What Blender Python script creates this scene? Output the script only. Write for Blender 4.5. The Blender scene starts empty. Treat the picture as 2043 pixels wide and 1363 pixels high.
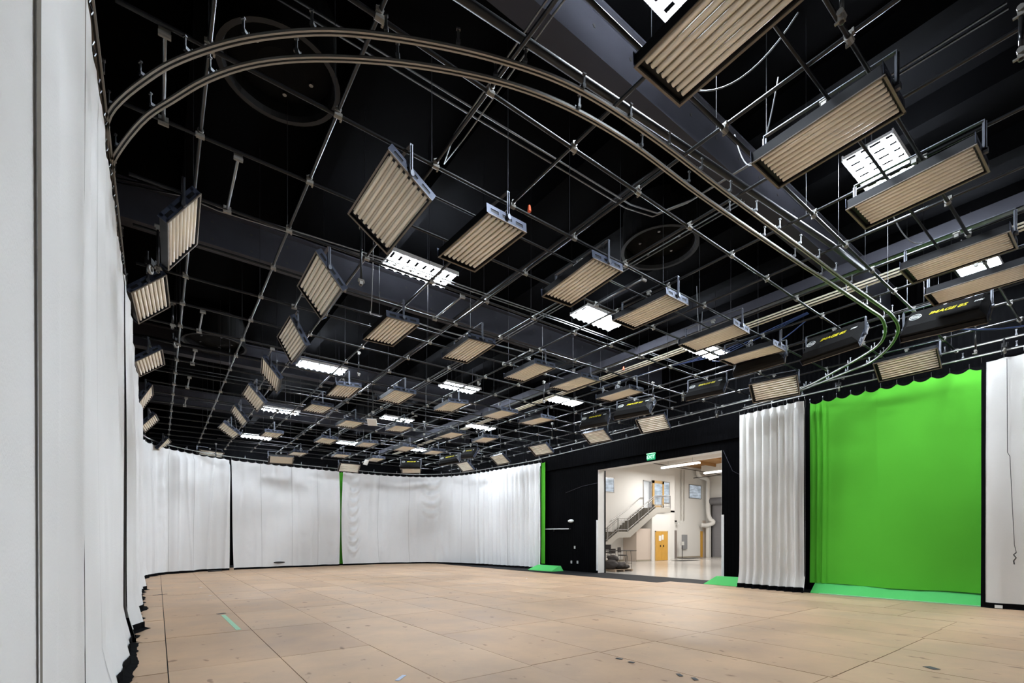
import bpy, bmesh, math, random
from mathutils import Vector, Matrix, noise

random.seed(7)
PI = math.pi
SC = bpy.context.scene
COL = SC.collection

# ------------------------------------------------------------------ camera
FPX = 950.0
cam_d = bpy.data.cameras.new('camera')
cam_d.sensor_width = 36.0
cam_d.lens = 36.0 * FPX / 2043.0
cam_d.shift_x = 0.0
cam_d.shift_y = (1077.0 - 681.5) / 2043.0
cam_d.clip_start = 0.05
cam_d.clip_end = 200
cam = bpy.data.objects.new('camera', cam_d)
COL.objects.link(cam)
YAW = math.atan(706.5 / FPX)
cam.location = (0, 0, 1.61)
cam.rotation_euler = (PI / 2, 0, -YAW)
SC.camera = cam

# ------------------------------------------------------------------ world, exposure
w = bpy.data.worlds.new('world')
SC.world = w
w.use_nodes = True
w.node_tree.nodes['Background'].inputs[0].default_value = (0.8, 0.88, 1.0, 1)
w.node_tree.nodes['Background'].inputs[1].default_value = 0.0
SC.view_settings.view_transform = 'Standard'
SC.view_settings.look = 'None'
SC.view_settings.gamma = 1.0
SC.view_settings.use_curve_mapping = False
SC.view_settings.exposure = 0.0
LAMP = 178.0      # high bay lamp emission
HALL = 330.0      # hall strip power

# ------------------------------------------------------------------ helpers
def tag(o, label=None, cat=None, group=None, kind=None):
    if label: o['label'] = label
    if cat: o['category'] = cat
    if group: o['group'] = group
    if kind: o['kind'] = kind
    return o

def empty(name, loc=(0, 0, 0), rz=0.0):
    o = bpy.data.objects.new(name, None)
    o.empty_display_size = 0.1
    COL.objects.link(o)
    o.location = loc
    o.rotation_euler = (0, 0, rz)
    return o

class MB:
    def __init__(s):
        s.v, s.f = [], []
    def add(s, vs, fs):
        n = len(s.v)
        s.v += [tuple(v) for v in vs]
        s.f += [tuple(i + n for i in f) for f in fs]
        return s
    def box(s, c, d, M=None):
        x, y, z = d[0] / 2, d[1] / 2, d[2] / 2
        vs = [Vector((a * x, b * y, g * z)) for g in (-1, 1) for a, b in ((-1, -1), (1, -1), (1, 1), (-1, 1))]
        if M is not None: vs = [M @ v for v in vs]
        vs = [v + Vector(c) for v in vs]
        return s.add(vs, [(3, 2, 1, 0), (4, 5, 6, 7), (0, 1, 5, 4), (1, 2, 6, 5), (2, 3, 7, 6), (3, 0, 4, 7)])
    def span(s, a, b):
        a, b = Vector(a), Vector(b)
        return s.box((a + b) / 2, [abs(q) for q in (b - a)])
    def bar(s, p0, p1, wx, wy, up=(0, 0, 1)):
        p0, p1 = Vector(p0), Vector(p1)
        d = (p1 - p0)
        L = d.length
        d.normalize()
        up = Vector(up)
        if abs(d.dot(up)) > .98: up = Vector((0, 1, 0))
        a = d.cross(up).normalized()
        b = a.cross(d).normalized()
        M = Matrix((a, d, b)).transposed()
        return s.box((p0 + p1) / 2, (wx, L, wy), M)
    def tube(s, pts, r, n=8, cap=True):
        pts = [Vector(p) for p in pts]
        N = len(pts)
        rings = []
        prev = None
        for i, p in enumerate(pts):
            t = (pts[min(i + 1, N - 1)] - pts[max(i - 1, 0)]).normalized()
            if prev is None:
                a = t.cross(Vector((0, 0, 1)))
                if a.length < .05: a = t.cross(Vector((1, 0, 0)))
            else:
                a = prev - t * prev.dot(t)
            a.normalize()
            prev = a
            b = t.cross(a)
            rr = r[i] if isinstance(r, (list, tuple)) else r
            rings.append([p + (a * math.cos(2 * PI * k / n) + b * math.sin(2 * PI * k / n)) * rr for k in range(n)])
        vs = [v for q in rings for v in q]
        fs = []
        for i in range(N - 1):
            for k in range(n):
                fs.append((i * n + k, i * n + (k + 1) % n, (i + 1) * n + (k + 1) % n, (i + 1) * n + k))
        if cap:
            fs.append(tuple(range(n - 1, -1, -1)))
            fs.append(tuple((N - 1) * n + k for k in range(n)))
        return s.add(vs, fs)
    def lathe(s, prof, c=(0, 0, 0), n=20, axis='z'):
        vs, fs = [], []
        for r, z in prof:
            for k in range(n):
                a = 2 * PI * k / n
                v = (r * math.cos(a), r * math.sin(a), z)
                if axis == 'x': v = (z, v[0], v[1])
                if axis == 'y': v = (v[0], z, v[1])
                vs.append(Vector(v) + Vector(c))
        m = len(prof)
        for i in range(m - 1):
            for k in range(n):
                fs.append((i * n + k, i * n + (k + 1) % n, (i + 1) * n + (k + 1) % n, (i + 1) * n + k))
        return s.add(vs, fs)
    def sweep(s, path, prof, closed=True):
        """sweep a (side, up) profile along a horizontal path"""
        N = len(path)
        m = len(prof)
        vs = []
        for i, p in enumerate(path):
            t = (Vector(path[min(i + 1, N - 1)]) - Vector(path[max(i - 1, 0)]))
            t.z = 0
            t.normalize()
            sd = Vector((t.y, -t.x, 0))
            for a, b in prof: vs.append(Vector(p) + sd * a + Vector((0, 0, b)))
        fs = []
        for i in range(N - 1):
            for k in range(m if closed else m - 1):
                fs.append((i * m + k, i * m + (k + 1) % m, (i + 1) * m + (k + 1) % m, (i + 1) * m + k))
        if closed:
            fs.append(tuple(range(m)))
            fs.append(tuple((N - 1) * m + k for k in range(m - 1, -1, -1)))
        return s.add(vs, fs)
    def mesh(s, name, mat, smooth=False):
        me = bpy.data.meshes.new(name)
        me.from_pydata(s.v, [], s.f)
        me.update()
        if mat: me.materials.append(mat)
        if smooth:
            for p in me.polygons: p.use_smooth = True
        return me
    def build(s, name, mat, parent=None, smooth=False, loc=(0, 0, 0), rot=None, fix=True):
        me = s.mesh(name, mat, smooth)
        if fix:
            bm = bmesh.new(); bm.from_mesh(me)
            bmesh.ops.recalc_face_normals(bm, faces=bm.faces)
            bm.to_mesh(me); bm.free()
        return put(name, me, parent, loc, rot)

def put(name, me, parent=None, loc=(0, 0, 0), rot=None):
    o = bpy.data.objects.new(name, me)
    COL.objects.link(o)
    o.location = loc
    if rot is not None: o.rotation_euler = rot
    if parent: o.parent = parent
    return o

def copy_tree(o, parent=None):
    c = o.copy(); COL.objects.link(c); c.parent = parent
    for ch in [q for q in bpy.data.objects if q.parent == o]: copy_tree(ch, c)
    return c

def catmull(P, step):
    P = [Vector(p) for p in P]
    out = []
    for i in range(len(P) - 1):
        p0 = P[i - 1] if i else P[0] * 2 - P[1]
        p1, p2 = P[i], P[i + 1]
        p3 = P[i + 2] if i + 2 < len(P) else P[-1] * 2 - P[-2]
        n = max(2, int((p2 - p1).length / step))
        for k in range(n):
            t = k / n
            out.append(0.5 * ((2 * p1) + (p2 - p0) * t + (2 * p0 - 5 * p1 + 4 * p2 - p3) * t * t + (3 * p1 - p0 - 3 * p2 + p3) * t ** 3))
    out.append(P[-1])
    return out

def chaikin(P, n=3):
    P = [Vector(p) for p in P]
    for _ in range(n):
        Q = [P[0]]
        for a, b in zip(P, P[1:]):
            Q += [a * .75 + b * .25, a * .25 + b * .75]
        Q.append(P[-1])
        P = Q
    return P

# ------------------------------------------------------------------ materials
def mat(name, col, rough=.6, metal=0.0, spec=.5, var=0.0, vscale=3.0, bump=0.0, bscale=40.0, emit=None, es=0.0):
    m = bpy.data.materials.new(name)
    m.use_nodes = True
    nt = m.node_tree
    b = nt.nodes['Principled BSDF']
    b.inputs['Base Color'].default_value = (*col, 1)
    b.inputs['Roughness'].default_value = rough
    b.inputs['Metallic'].default_value = metal
    b.inputs['Specular IOR Level'].default_value = spec
    tc = nt.nodes.new('ShaderNodeTexCoord')
    if var:
        n = nt.nodes.new('ShaderNodeTexNoise')
        n.inputs['Scale'].default_value = vscale
        n.inputs['Detail'].default_value = 5
        mx = nt.nodes.new('ShaderNodeMix'); mx.data_type = 'RGBA'
        mx.inputs['A'].default_value = (*[max(0, c * (1 - var)) for c in col], 1)
        mx.inputs['B'].default_value = (*[min(1, c * (1 + var)) for c in col], 1)
        nt.links.new(tc.outputs['Object'], n.inputs['Vector'])
        nt.links.new(n.outputs['Fac'], mx.inputs['Factor'])
        nt.links.new(mx.outputs['Result'], b.inputs['Base Color'])
    if bump:
        n = nt.nodes.new('ShaderNodeTexNoise')
        n.inputs['Scale'].default_value = bscale
        bp = nt.nodes.new('ShaderNodeBump')
        bp.inputs['Strength'].default_value = bump
        bp.inputs['Distance'].default_value = .01
        nt.links.new(tc.outputs['Object'], n.inputs['Vector'])
        nt.links.new(n.outputs['Fac'], bp.inputs['Height'])
        nt.links.new(bp.outputs['Normal'], b.inputs['Normal'])
    if emit:
        b.inputs['Emission Color'].default_value = (*emit, 1)
        b.inputs['Emission Strength'].default_value = es
    return m

M = {}
M['white_cloth'] = mat('white_cloth', (.74, .735, .72), .95, spec=.1, var=.03, vscale=1.2, bump=.15, bscale=60)
M['grey_cloth'] = mat('grey_cloth', (.70, .685, .65), .95, spec=.1, var=.05, vscale=1.0, bump=.15, bscale=60)
M['green_cloth'] = mat('green_cloth', (.095, .45, .035), .9, spec=.12, var=.05, vscale=1.5, bump=.1, bscale=50)
M['green_foam'] = mat('green_foam', (.10, .56, .14), .75, spec=.2, var=.04, vscale=4)
M['black_cloth'] = mat('black_cloth', (.003, .003, .0035), .95, spec=.05, bump=.3, bscale=50)
M['edge_brown'] = mat('edge_brown', (.20, .185, .16), .95, spec=.05)
M['seam'] = mat('seam', (.30, .29, .27), .95, spec=.05)
M['black_paint'] = mat('black_paint', (.002, .002, .002), .85, spec=.1, var=.3, vscale=1.5)
M['deck'] = mat('deck', (.0014, .0014, .0016), .9, spec=.02, var=.4, vscale=.7)
M['steel_grey'] = mat('steel_grey', (.042, .042, .051), .6, spec=.1, var=.2, vscale=2)
M['pipe'] = mat('pipe', (.007, .007, .0075), .28, spec=.45)
M['pipe_matte'] = mat('pipe_matte', (.006, .006, .0065), .38, spec=.25)
M['pipe_dark'] = mat('pipe_dark', (.006, .006, .007), .45, spec=.4)
M['galv'] = mat('galv', (.22, .225, .23), .38, metal=1.0, var=.15, vscale=8)
M['rail'] = mat('rail', (.32, .31, .285), .42, metal=.85, var=.1, vscale=5)
M['cast'] = mat('cast', (.22, .21, .19), .5, metal=.55, var=.2, vscale=20)
M['housing'] = mat('housing', (.004, .004, .005), .5, spec=.2)
M['fabric_back'] = mat('fabric_back', (.003, .0027, .0025), .8, spec=.2, bump=.2, bscale=30)
M['plate'] = mat('plate', (.03, .037, .06), .45, metal=.4)
M['tube'] = mat('tube', (.90, .83, .70), .32, spec=.4, var=.04, vscale=9)
M['reflector'] = mat('reflector', (.72, .65, .53), .55, spec=.4, var=.08, vscale=5)
M['frame'] = mat('frame', (.16, .13, .10), .5, spec=.4, var=.2, vscale=6)
M['yoke'] = mat('yoke', (.11, .115, .13), .4, metal=.8)
M['cable'] = mat('cable', (.2, .2, .205), .6, spec=.4)
M['cable_black'] = mat('cable_black', (.01, .01, .01), .6)
M['cable_blue'] = mat('cable_blue', (.015, .035, .12), .5)
M['white_plastic'] = mat('white_plastic', (.75, .75, .72), .5)
M['white_paint'] = mat('white_paint', (.76, .755, .73), .6, var=.03, vscale=2)
M['yellow'] = mat('yellow', (.45, .38, .01), .6)
M['orange'] = mat('orange', (.85, .12, .03), .5)
M['logo_white'] = mat('logo_white', (.55, .56, .52), .5)
M['lampglass'] = mat('lampglass', (.9, .9, .9), .4, emit=(.80, .89, 1.0), es=LAMP)
M['traywhite'] = mat('traywhite', (.8, .8, .8), .4)
M['wood_door'] = mat('wood_door', (.66, .36, .06), .4, spec=.4, var=.12, vscale=3)
M['wood_frame'] = mat('wood_frame', (.62, .38, .12), .45, var=.1, vscale=4)
M['deck_wood'] = mat('deck_wood', (.38, .20, .07), .7, var=.15, vscale=2)
M['hall_wall'] = mat('hall_wall', (.78, .77, .74), .7, var=.02, vscale=1)
M['hall_shade'] = mat('hall_shade', (.62, .53, .46), .7, var=.02, vscale=1)  # hall wall paint with shade tinted into the colour
M['hall_base'] = mat('hall_base', (.36, .32, .25), .6)
M['stair_paint'] = mat('stair_paint', (.42, .40, .36), .55)
M['stair_tread'] = mat('stair_tread', (.17, .155, .12), .8, var=.1, vscale=8)
M['rail_steel'] = mat('rail_steel', (.33, .32, .31), .4, metal=.6)
M['shutter'] = mat('shutter', (.25, .245, .26), .45, metal=.2)
M['panel_grey'] = mat('panel_grey', (.30, .31, .32), .5)
M['dark'] = mat('dark', (.03, .027, .025), .7)
M['brown_dark'] = mat('brown_dark', (.022, .016, .013), .75, var=.2, vscale=9, bump=.3, bscale=20)
M['pallet_wood'] = mat('pallet_wood', (.30, .22, .15), .8, var=.15, vscale=10)
M['office_glow_glass'] = mat('office_glow_glass', (.30, .38, .46), .15, spec=.6, emit=(.72, .84, 1.0), es=.42)  # pane emission stands for the lit office seen through the glass
def office_glass(m):
    nt = m.node_tree; b = nt.nodes['Principled BSDF']
    tc = nt.nodes.new('ShaderNodeTexCoord')
    n = nt.nodes.new('ShaderNodeTexNoise'); n.inputs['Scale'].default_value = 2.2; n.inputs['Detail'].default_value = 3
    mp = nt.nodes.new('ShaderNodeMapping'); mp.inputs['Scale'].default_value = (.5, 1, 2.4)
    r = nt.nodes.new('ShaderNodeValToRGB')
    r.color_ramp.elements[0].position = .38; r.color_ramp.elements[0].color = (.20, .25, .31, 1)
    r.color_ramp.elements[1].position = .62; r.color_ramp.elements[1].color = (.85, .95, 1.1, 1)
    nt.links.new(tc.outputs['Object'], mp.inputs['Vector']); nt.links.new(mp.outputs['Vector'], n.inputs['Vector'])
    nt.links.new(n.outputs['Fac'], r.inputs['Fac']); nt.links.new(r.outputs['Color'], b.inputs['Emission Color'])
office_glass(M['office_glow_glass'])
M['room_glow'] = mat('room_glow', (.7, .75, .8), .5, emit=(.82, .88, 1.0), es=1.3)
M['strip'] = mat('strip', (.9, .9, .9), .5, emit=(1.0, .96, .88), es=9.0)
M['exit_green'] = mat('exit_green', (.0, .25, .09), .4, emit=(.0, .42, .16), es=.5)
M['exit_lit'] = mat('exit_lit', (.6, .9, .7), .4, emit=(.35, 1.0, .55), es=1.0)
M['paper'] = mat('paper', (.85, .84, .82), .8)
M['carpet_black'] = mat('carpet_black', (.008, .0075, .0085), .75, spec=.2, var=.3, vscale=4)

def wall_black():
    m = mat('wall_black', (.003, .003, .003), .8, spec=.02)
    nt = m.node_tree; b = nt.nodes['Principled BSDF']
    tc = nt.nodes.new('ShaderNodeTexCoord')
    wv = nt.nodes.new('ShaderNodeTexWave'); wv.wave_type = 'BANDS'; wv.bands_direction = 'Y'
    wv.inputs['Scale'].default_value = 2.2; wv.inputs['Distortion'].default_value = .8
    wv.inputs['Detail'].default_value = 2
    n = nt.nodes.new('ShaderNodeTexNoise'); n.inputs['Scale'].default_value = .9; n.inputs['Detail'].default_value = 6
    mx = nt.nodes.new('ShaderNodeMix'); mx.data_type = 'RGBA'
    mx.inputs['A'].default_value = (.0008, .0008, .0009, 1); mx.inputs['B'].default_value = (.0024, .0024, .0028, 1)
    bp = nt.nodes.new('ShaderNodeBump'); bp.inputs['Strength'].default_value = .3; bp.inputs['Distance'].default_value = .03
    nt.links.new(tc.outputs['Object'], wv.inputs['Vector']); nt.links.new(tc.outputs['Object'], n.inputs['Vector'])
    nt.links.new(n.outputs['Fac'], mx.inputs['Factor']); nt.links.new(mx.outputs['Result'], b.inputs['Base Color'])
    nt.links.new(wv.outputs['Fac'], bp.inputs['Height']); nt.links.new(bp.outputs['Normal'], b.inputs['Normal'])
    return m
M['wall_black'] = wall_black()

def sheet_mat():
    m = mat('hardboard', (.36, .26, .17), .5, spec=.12)
    nt = m.node_tree; b = nt.nodes['Principled BSDF']; L = nt.links.new
    tc = nt.nodes.new('ShaderNodeTexCoord')
    geo = nt.nodes.new('ShaderNodeNewGeometry')
    r1 = nt.nodes.new('ShaderNodeValToRGB')
    r1.color_ramp.elements[0].color = (.50, .335, .212, 1); r1.color_ramp.elements[1].color = (.57, .395, .255, 1)
    L(geo.outputs['Random Per Island'], r1.inputs['Fac'])
    n = nt.nodes.new('ShaderNodeTexNoise'); n.inputs['Scale'].default_value = .8; n.inputs['Detail'].default_value = 8; n.inputs['Roughness'].default_value = .6
    L(tc.outputs['Object'], n.inputs['Vector'])
    r2 = nt.nodes.new('ShaderNodeValToRGB')
    r2.color_ramp.elements[0].position = .3; r2.color_ramp.elements[0].color = (.80, .80, .82, 1)
    r2.color_ramp.elements[1].position = .65; r2.color_ramp.elements[1].color = (1.08, 1.06, 1.04, 1)
    L(n.outputs['Fac'], r2.inputs['Fac'])
    mu = nt.nodes.new('ShaderNodeMix'); mu.data_type = 'RGBA'; mu.blend_type = 'MULTIPLY'; mu.inputs['Factor'].default_value = 1
    L(r1.outputs['Color'], mu.inputs['A']); L(r2.outputs['Color'], mu.inputs['B'])
    # scuffs and small dark spots
    n2 = nt.nodes.new('ShaderNodeTexNoise'); n2.inputs['Scale'].default_value = 5.5; n2.inputs['Detail'].default_value = 3
    mp = nt.nodes.new('ShaderNodeMapping'); mp.inputs['Scale'].default_value = (1.0, .55, 1); mp.inputs['Rotation'].default_value = (0, 0, .6)
    L(tc.outputs['Object'], mp.inputs['Vector']); L(mp.outputs['Vector'], n2.inputs['Vector'])
    r3 = nt.nodes.new('ShaderNodeValToRGB')
    r3.color_ramp.elements[0].position = .665; r3.color_ramp.elements[0].color = (1, 1, 1, 1)
    r3.color_ramp.elements[1].position = .72; r3.color_ramp.elements[1].color = (.45, .40, .38, 1)
    L(n2.outputs['Fac'], r3.inputs['Fac'])
    mu2 = nt.nodes.new('ShaderNodeMix'); mu2.data_type = 'RGBA'; mu2.blend_type = 'MULTIPLY'; mu2.inputs['Factor'].default_value = .8
    L(mu.outputs['Result'], mu2.inputs['A']); L(r3.outputs['Color'], mu2.inputs['B'])
    L(mu2.outputs['Result'], b.inputs['Base Color'])
    r4 = nt.nodes.new('ShaderNodeMapRange'); r4.inputs['To Min'].default_value = .34; r4.inputs['To Max'].default_value = .62
    L(n.outputs['Fac'], r4.inputs['Value']); L(r4.outputs['Result'], b.inputs['Roughness'])
    bp = nt.nodes.new('ShaderNodeBump'); bp.inputs['Strength'].default_value = .12; bp.inputs['Distance'].default_value = .02
    L(n.outputs['Fac'], bp.inputs['Height']); L(bp.outputs['Normal'], b.inputs['Normal'])
    return m
M['sheet'] = sheet_mat()
M['concrete'] = mat('polished_concrete', (.50, .48, .44), .16, spec=.5, var=.06, vscale=.8)

# ------------------------------------------------------------------ room shell
XW = 17.05
def struct(name, mb, m, **k):
    return tag(mb.build(name, m, **k), kind='structure')

# floor: loose hardboard sheets over a dark subfloor
mb = MB()
GX, GY, PX, PY = 0.10, 2.24, 1.237, 2.425
def sheet(x0, x1, y0, y1, z, rot=0.0):
    g = .005
    cx, cy = (x0 + x1) / 2, (y0 + y1) / 2
    mb.box((cx, cy, z - .004), (x1 - x0 - 2 * g, y1 - y0 - 2 * g, .008), Matrix.Rotation(rot, 3, 'Z'))
rs = random.Random(3)
for i in range(0, 13):
    x0 = GX + i * PX
    off = {0: .02, 1: 0, 2: .03, 3: .06, 10: .95, 11: -.9, 12: -.9}.get(i, rs.uniform(-.04, .04))
    for j in range(-5, 12):
        y0 = GY + off + j * PY
        x1 = x0 + PX
        if i == 12: x1 = 15.78
        if i == 12 and y0 > 9: continue
        if y0 > 29.4: continue
        sheet(x0, x1, y0, y0 + PY, .008 + rs.uniform(0, .003), rs.uniform(-.0012, .0012))
for y0, y1, x0 in ((7.1, 9.35, -.6), (9.37, 11.75, -.6), (11.78, 14.2, -.6), (14.22, 17.3, -.5), (17.32, 19.2, -.5), (-6, 4.9, -.5), (4.92, 7.08, -.5), (19.22, 22.6, -.6), (22.6, 25.0, -.7), (25.0, 27.4, -.3)):
    sheet(x0, .098, y0, y1, .006)
struct('floor', mb, M['sheet'])
struct('floor', MB().span((-3, -9, -.25), (XW + .5, 36, -.004)), M['carpet_black'])
struct('floor', MB().span((XW + .5, 0, -.25), (44, 27, -.004)), M['concrete'])
# walls
struct('wall_left', MB().span((-1.6, -9, 0), (-1.3, 35, 9.3)), M['wall_black'])
struct('wall_back', MB().span((-1.6, 34.7, 0), (XW + .5, 35, 9.3)), M['wall_black'])
struct('wall_front', MB().span((-1.6, -9.3, 0), (XW + .5, -9, 9.3)), M['wall_black'])
DY0, DY1, DZ = 9.68, 15.98, 4.98
wr = MB()
wr.span((XW, -9, 0), (XW + .5, DY0, 9.3)); wr.span((XW, DY1, 0), (XW + .5, 35, 9.3)); wr.span((XW, DY0, DZ), (XW + .5, DY1, 9.3))
struct('wall_right', wr, M['wall_black'])
struct('wall_right', MB().span((XW - .10, DY0 - 1.6, DZ + .35), (XW - .002, 20, DZ + 1.0)), M['wall_black'])
struct('ceiling', MB().span((-1.6, -9.3, 9.3), (XW + .5, 35, 9.5)), M['deck'])
# ribs of the metal roof deck and joists running towards the back
jm = MB()
for k in range(9):
    x = .55 + k * 2.06
    jm.span((x - .16, -9, 8.86), (x + .16, 34.6, 9.3))
struct('ceiling', jm, M['deck'])
# big girders across the room with bolt holes in the web
for gy in (-3.4, 4.55, 12.35, 20.1, 27.8):
    g = MB()
    g.span((-1.3, gy - .02, 8.05), (XW, gy + .02, 8.80))
    g.span((-1.3, gy - .17, 8.80), (XW, gy + .17, 8.83))
    g.span((-1.3, gy - .17, 8.02), (XW, gy + .17, 8.05))
    gd = struct('ceiling_beam', g, M['steel_grey'])
    h = MB()
    for k in range(22):
        for dz in (8.22, 8.6):
            h.lathe([(.0001, -.026), (.028, -.026), (.028, .0)], c=(.2 + k * .76, gy, dz), n=10, axis='y')
    h.build('bolt_hole', M['dark'], gd)
# trims of the opening
lin = MB()
lin.span((XW + .01, DY1 - .012, 0), (XW + .44, DY1 + .01, DZ))
lin.span((XW + .01, DY0 - .01, 0), (XW + .44, DY0 + .012, DZ))
lin.span((XW + .01, DY0, DZ - .012), (XW + .44, DY1, DZ + .01))
struct('trim_1', lin, M['white_paint'])
cg = MB()
cg.span((XW - .012, DY1 - .015, .12), (XW + .05, DY1 + .09, 2.56))
struct('trim_2', cg, M['white_plastic'])
cg = MB()
cg.span((XW - .012, DY0 - .09, .0), (XW + .05, DY0 + .015, 2.55))
struct('trim_3', cg, M['white_plastic'])
struct('trim_4', MB().span((XW + .44, DY1 - .03, 0), (XW + .53, DY1 + .02, DZ)), M['housing'])

# ------------------------------------------------------------------ curtains
def arclen(P):
    s = [0.0]
    for a, b in zip(P, P[1:]): s.append(s[-1] + (b - a).length)
    return s
def at_s(P, S_, s):
    s = max(0, min(S_[-1], s))
    lo, hi = 0, len(S_) - 1
    while hi - lo > 1:
        m = (lo + hi) // 2
        if S_[m] <= s: lo = m
        else: hi = m
    t = (s - S_[lo]) / max(1e-6, S_[hi] - S_[lo])
    p = P[lo].lerp(P[hi], t)
    d = (P[hi] - P[lo]).normalized()
    return p, Vector((d.y, -d.x, 0))     # normal to the right of travel = into the room

def curtain(name, path, label, m, z0=.09, z1=5.84, fold=(.05, .9), fine=(.012, 4.0), pleat=None, seed=0.0,
            hook=.42, ds=.06, nz=34, edge_mat='black_cloth', shear=None, hem=.10, swags=(), seams=(), edges=(0, 0), sag=.05, qoff=0.0, group=None,
            spread=0.0, hem_push=0.0, cat='curtain'):
    P = [Vector((p[0], p[1], 0)) for p in path]
    Sx = arclen(P)
    L = Sx[-1]
    n = int(L / ds)
    def surf(u, t, off=0.0):
        # u 0..1 along, t 0..1 height
        a0, a1 = 0.0, 1.0
        if shear:
            a0 = shear(t)[0] / L
            a1 = 1 - shear(t)[1] / L
        uu = a0 + (a1 - a0) * u
        s = uu * L
        p, nn = at_s(P, Sx, s)
        q = u * L + qoff
        zz = t * 5.8
        d = fold[0] * 2 * noise.noise(Vector((q * fold[1], zz * .07, seed)))
        d += fold[0] * .9 * noise.noise(Vector((q * fold[1] * 2.7, zz * .12, seed + 5)))
        rd = 1 - abs(noise.noise(Vector((q * fold[1] * 1.4, zz * .10, seed + 9)))) * 2
        d += fold[0] * .8 * (max(0, rd) ** 4)
        d += fine[0] * noise.noise(Vector((q * fine[1], zz * .3, seed + 3))) * (0.35 + .9 * t)
        if pleat:
            amp, wl, s0, s1 = pleat[:4]
            if s0 <= q - qoff <= s1:
                e = min(1, (q - qoff - s0) / .2, (s1 - q + qoff) / .2)
                ph = q / wl * 2 * PI + 1.6 * noise.noise(Vector((q * 1.1, zz * .12, seed + 11)))
                d += amp * e * (math.sin(ph) + .35 * math.sin(2.1 * ph + 1)) * (.65 + .35 * t)
        for (sc, wd, za, zb, am) in swags:
            if abs(q - sc) < wd and za < zz < zb:
                x = (q - sc) / wd
                e = (1 - x * x) ** 2 * min(1, (zz - za) / .4, (zb - zz) / .4)
                d += am * e * math.sin((zz - .9 * x * x) * 2 * PI / .62)
        d *= min(1.0, .35 + 1.4 * (1 - t)) if t > .97 else 1
        if t < .08: d += hem_push * (1 - t / .08)
        return p + nn * (d + off), q
    vs, fs = [], []
    for j in range(nz + 1):
        t = j / nz
        for i in range(n + 1):
            u = i / n
            p, q = surf(u, t)
            z = z0 + (z1 - z0) * t
            h = (q / hook) % 1.0
            if j == nz: z -= sag * 4 * h * (1 - h)
            elif j == nz - 1: z -= sag * .7 * 4 * h * (1 - h)
            if j == 0: z += .018 * noise.noise(Vector((q * 1.7, 0, seed))) + .012 * math.sin(q * 2.3)
            vs.append((p.x, p.y, z))
    for j in range(nz):
        for i in range(n):
            a = j * (n + 1) + i
            fs.append((a, a + 1, a + n + 2, a + n + 1))
    me = bpy.data.meshes.new(name)
    me.from_pydata(vs, [], fs); me.update()
    me.materials.append(m)
    for p in me.polygons: p.use_smooth = True
    c0 = at_s(P, Sx, L / 2)[0]
    root = empty(name, (c0.x, c0.y, 0))
    tag(root, label, cat, group)
    def child(nm, mesh, **k):
        o = put(nm, mesh, root)
        o.location = (-c0.x, -c0.y, 0)
        return o
    child('cloth', me)
    # hem: black band at the foot
    if hem:
        hv, hf = [], []
        for i in range(n + 1):
            p, q = surf(i / n, 0.0, .006)
            wob = .016 * noise.noise(Vector((q * 6, 2, seed)))
            pf, _ = surf(i / n, 0.0, .03 + hem_push * .6 + wob)
            hv += [(p.x, p.y, hem + .02 + .02 * noise.noise(Vector((q * 1.3, 7, seed)))), (p.x, p.y, .035), (pf.x, pf.y, .012)]
        for i in range(n):
            for k in range(2):
                hf.append((i * 3 + k, i * 3 + 3 + k, i * 3 + 4 + k, i * 3 + 1 + k))
        hm = bpy.data.meshes.new('hem'); hm.from_pydata(hv, [], hf); hm.update(); hm.materials.append(M['black_cloth'])
        child('hem', hm)
    # heading band above the cloth: black webbing showing between the hooks
    tv, tf = [], []
    for i in range(n + 1):
        p, q = surf(i / n, 1.0, -.03)
        h = (q / hook) % 1.0
        tv += [(p.x, p.y, z1 - .10), (p.x, p.y, z1 + .05 - sag * .5 * 4 * h * (1 - h))]
    for i in range(n): tf.append((2 * i, 2 * i + 2, 2 * i + 3, 2 * i + 1))
    tm = bpy.data.meshes.new('heading_band'); tm.from_pydata(tv, [], tf); tm.update(); tm.materials.append(M['black_cloth'])
    child('heading_band', tm)
    # side trims
    for e, wdt in zip((0, 1), edges):
        if not wdt: continue
        ev, ef = [], []
        for j in range(nz + 1):
            t = j / nz
            for k in range(3):
                u = (k * wdt / 2) / L
                u = u if e == 0 else 1 - u
                p, q = surf(u, t, .012)
                ev.append((p.x, p.y, .02 + (z1 - .02) * t))
        for j in range(nz):
            for k in range(2): ef.append((j * 3 + k, j * 3 + k + 1, j * 3 + 4 + k, j * 3 + 3 + k))
        em = bpy.data.meshes.new('edge_trim'); em.from_pydata(ev, [], ef); em.update(); em.materials.append(M[edge_mat])
        child('edge_trim', em)
    for sq in seams:
        sv, sf = [], []
        for j in range(nz + 1):
            t = j / nz
            for k in range(2):
                p, q = surf((sq + k * .012) / L, t, .004)
                sv.append((p.x, p.y, z0 + (z1 - z0) * t))
        for j in range(nz): sf.append((2 * j, 2 * j + 1, 2 * j + 3, 2 * j + 2))
        sm = bpy.data.meshes.new('seam'); sm.from_pydata(sv, [], sf); sm.update(); sm.materials.append(M['seam'])
        child('seam', sm)
    # hooks
    k = 0
    nh = int(L / hook)
    if nh < 100:
        for k in range(nh + 1):
            p, q = surf(min(1, k * hook / L), 1.0, .004)
            o = put('hook', HOOK, root)
            o.location = (p.x - c0.x, p.y - c0.y, z1 - .02)
    return root

hk = MB()
hk.tube([(0, 0, 0), (.012, 0, .03), (0, 0, .06), (-.012, 0, .09), (0, 0, .13)], .006, 5)
HOOK = hk.mesh('hook', M['galv'])

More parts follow.
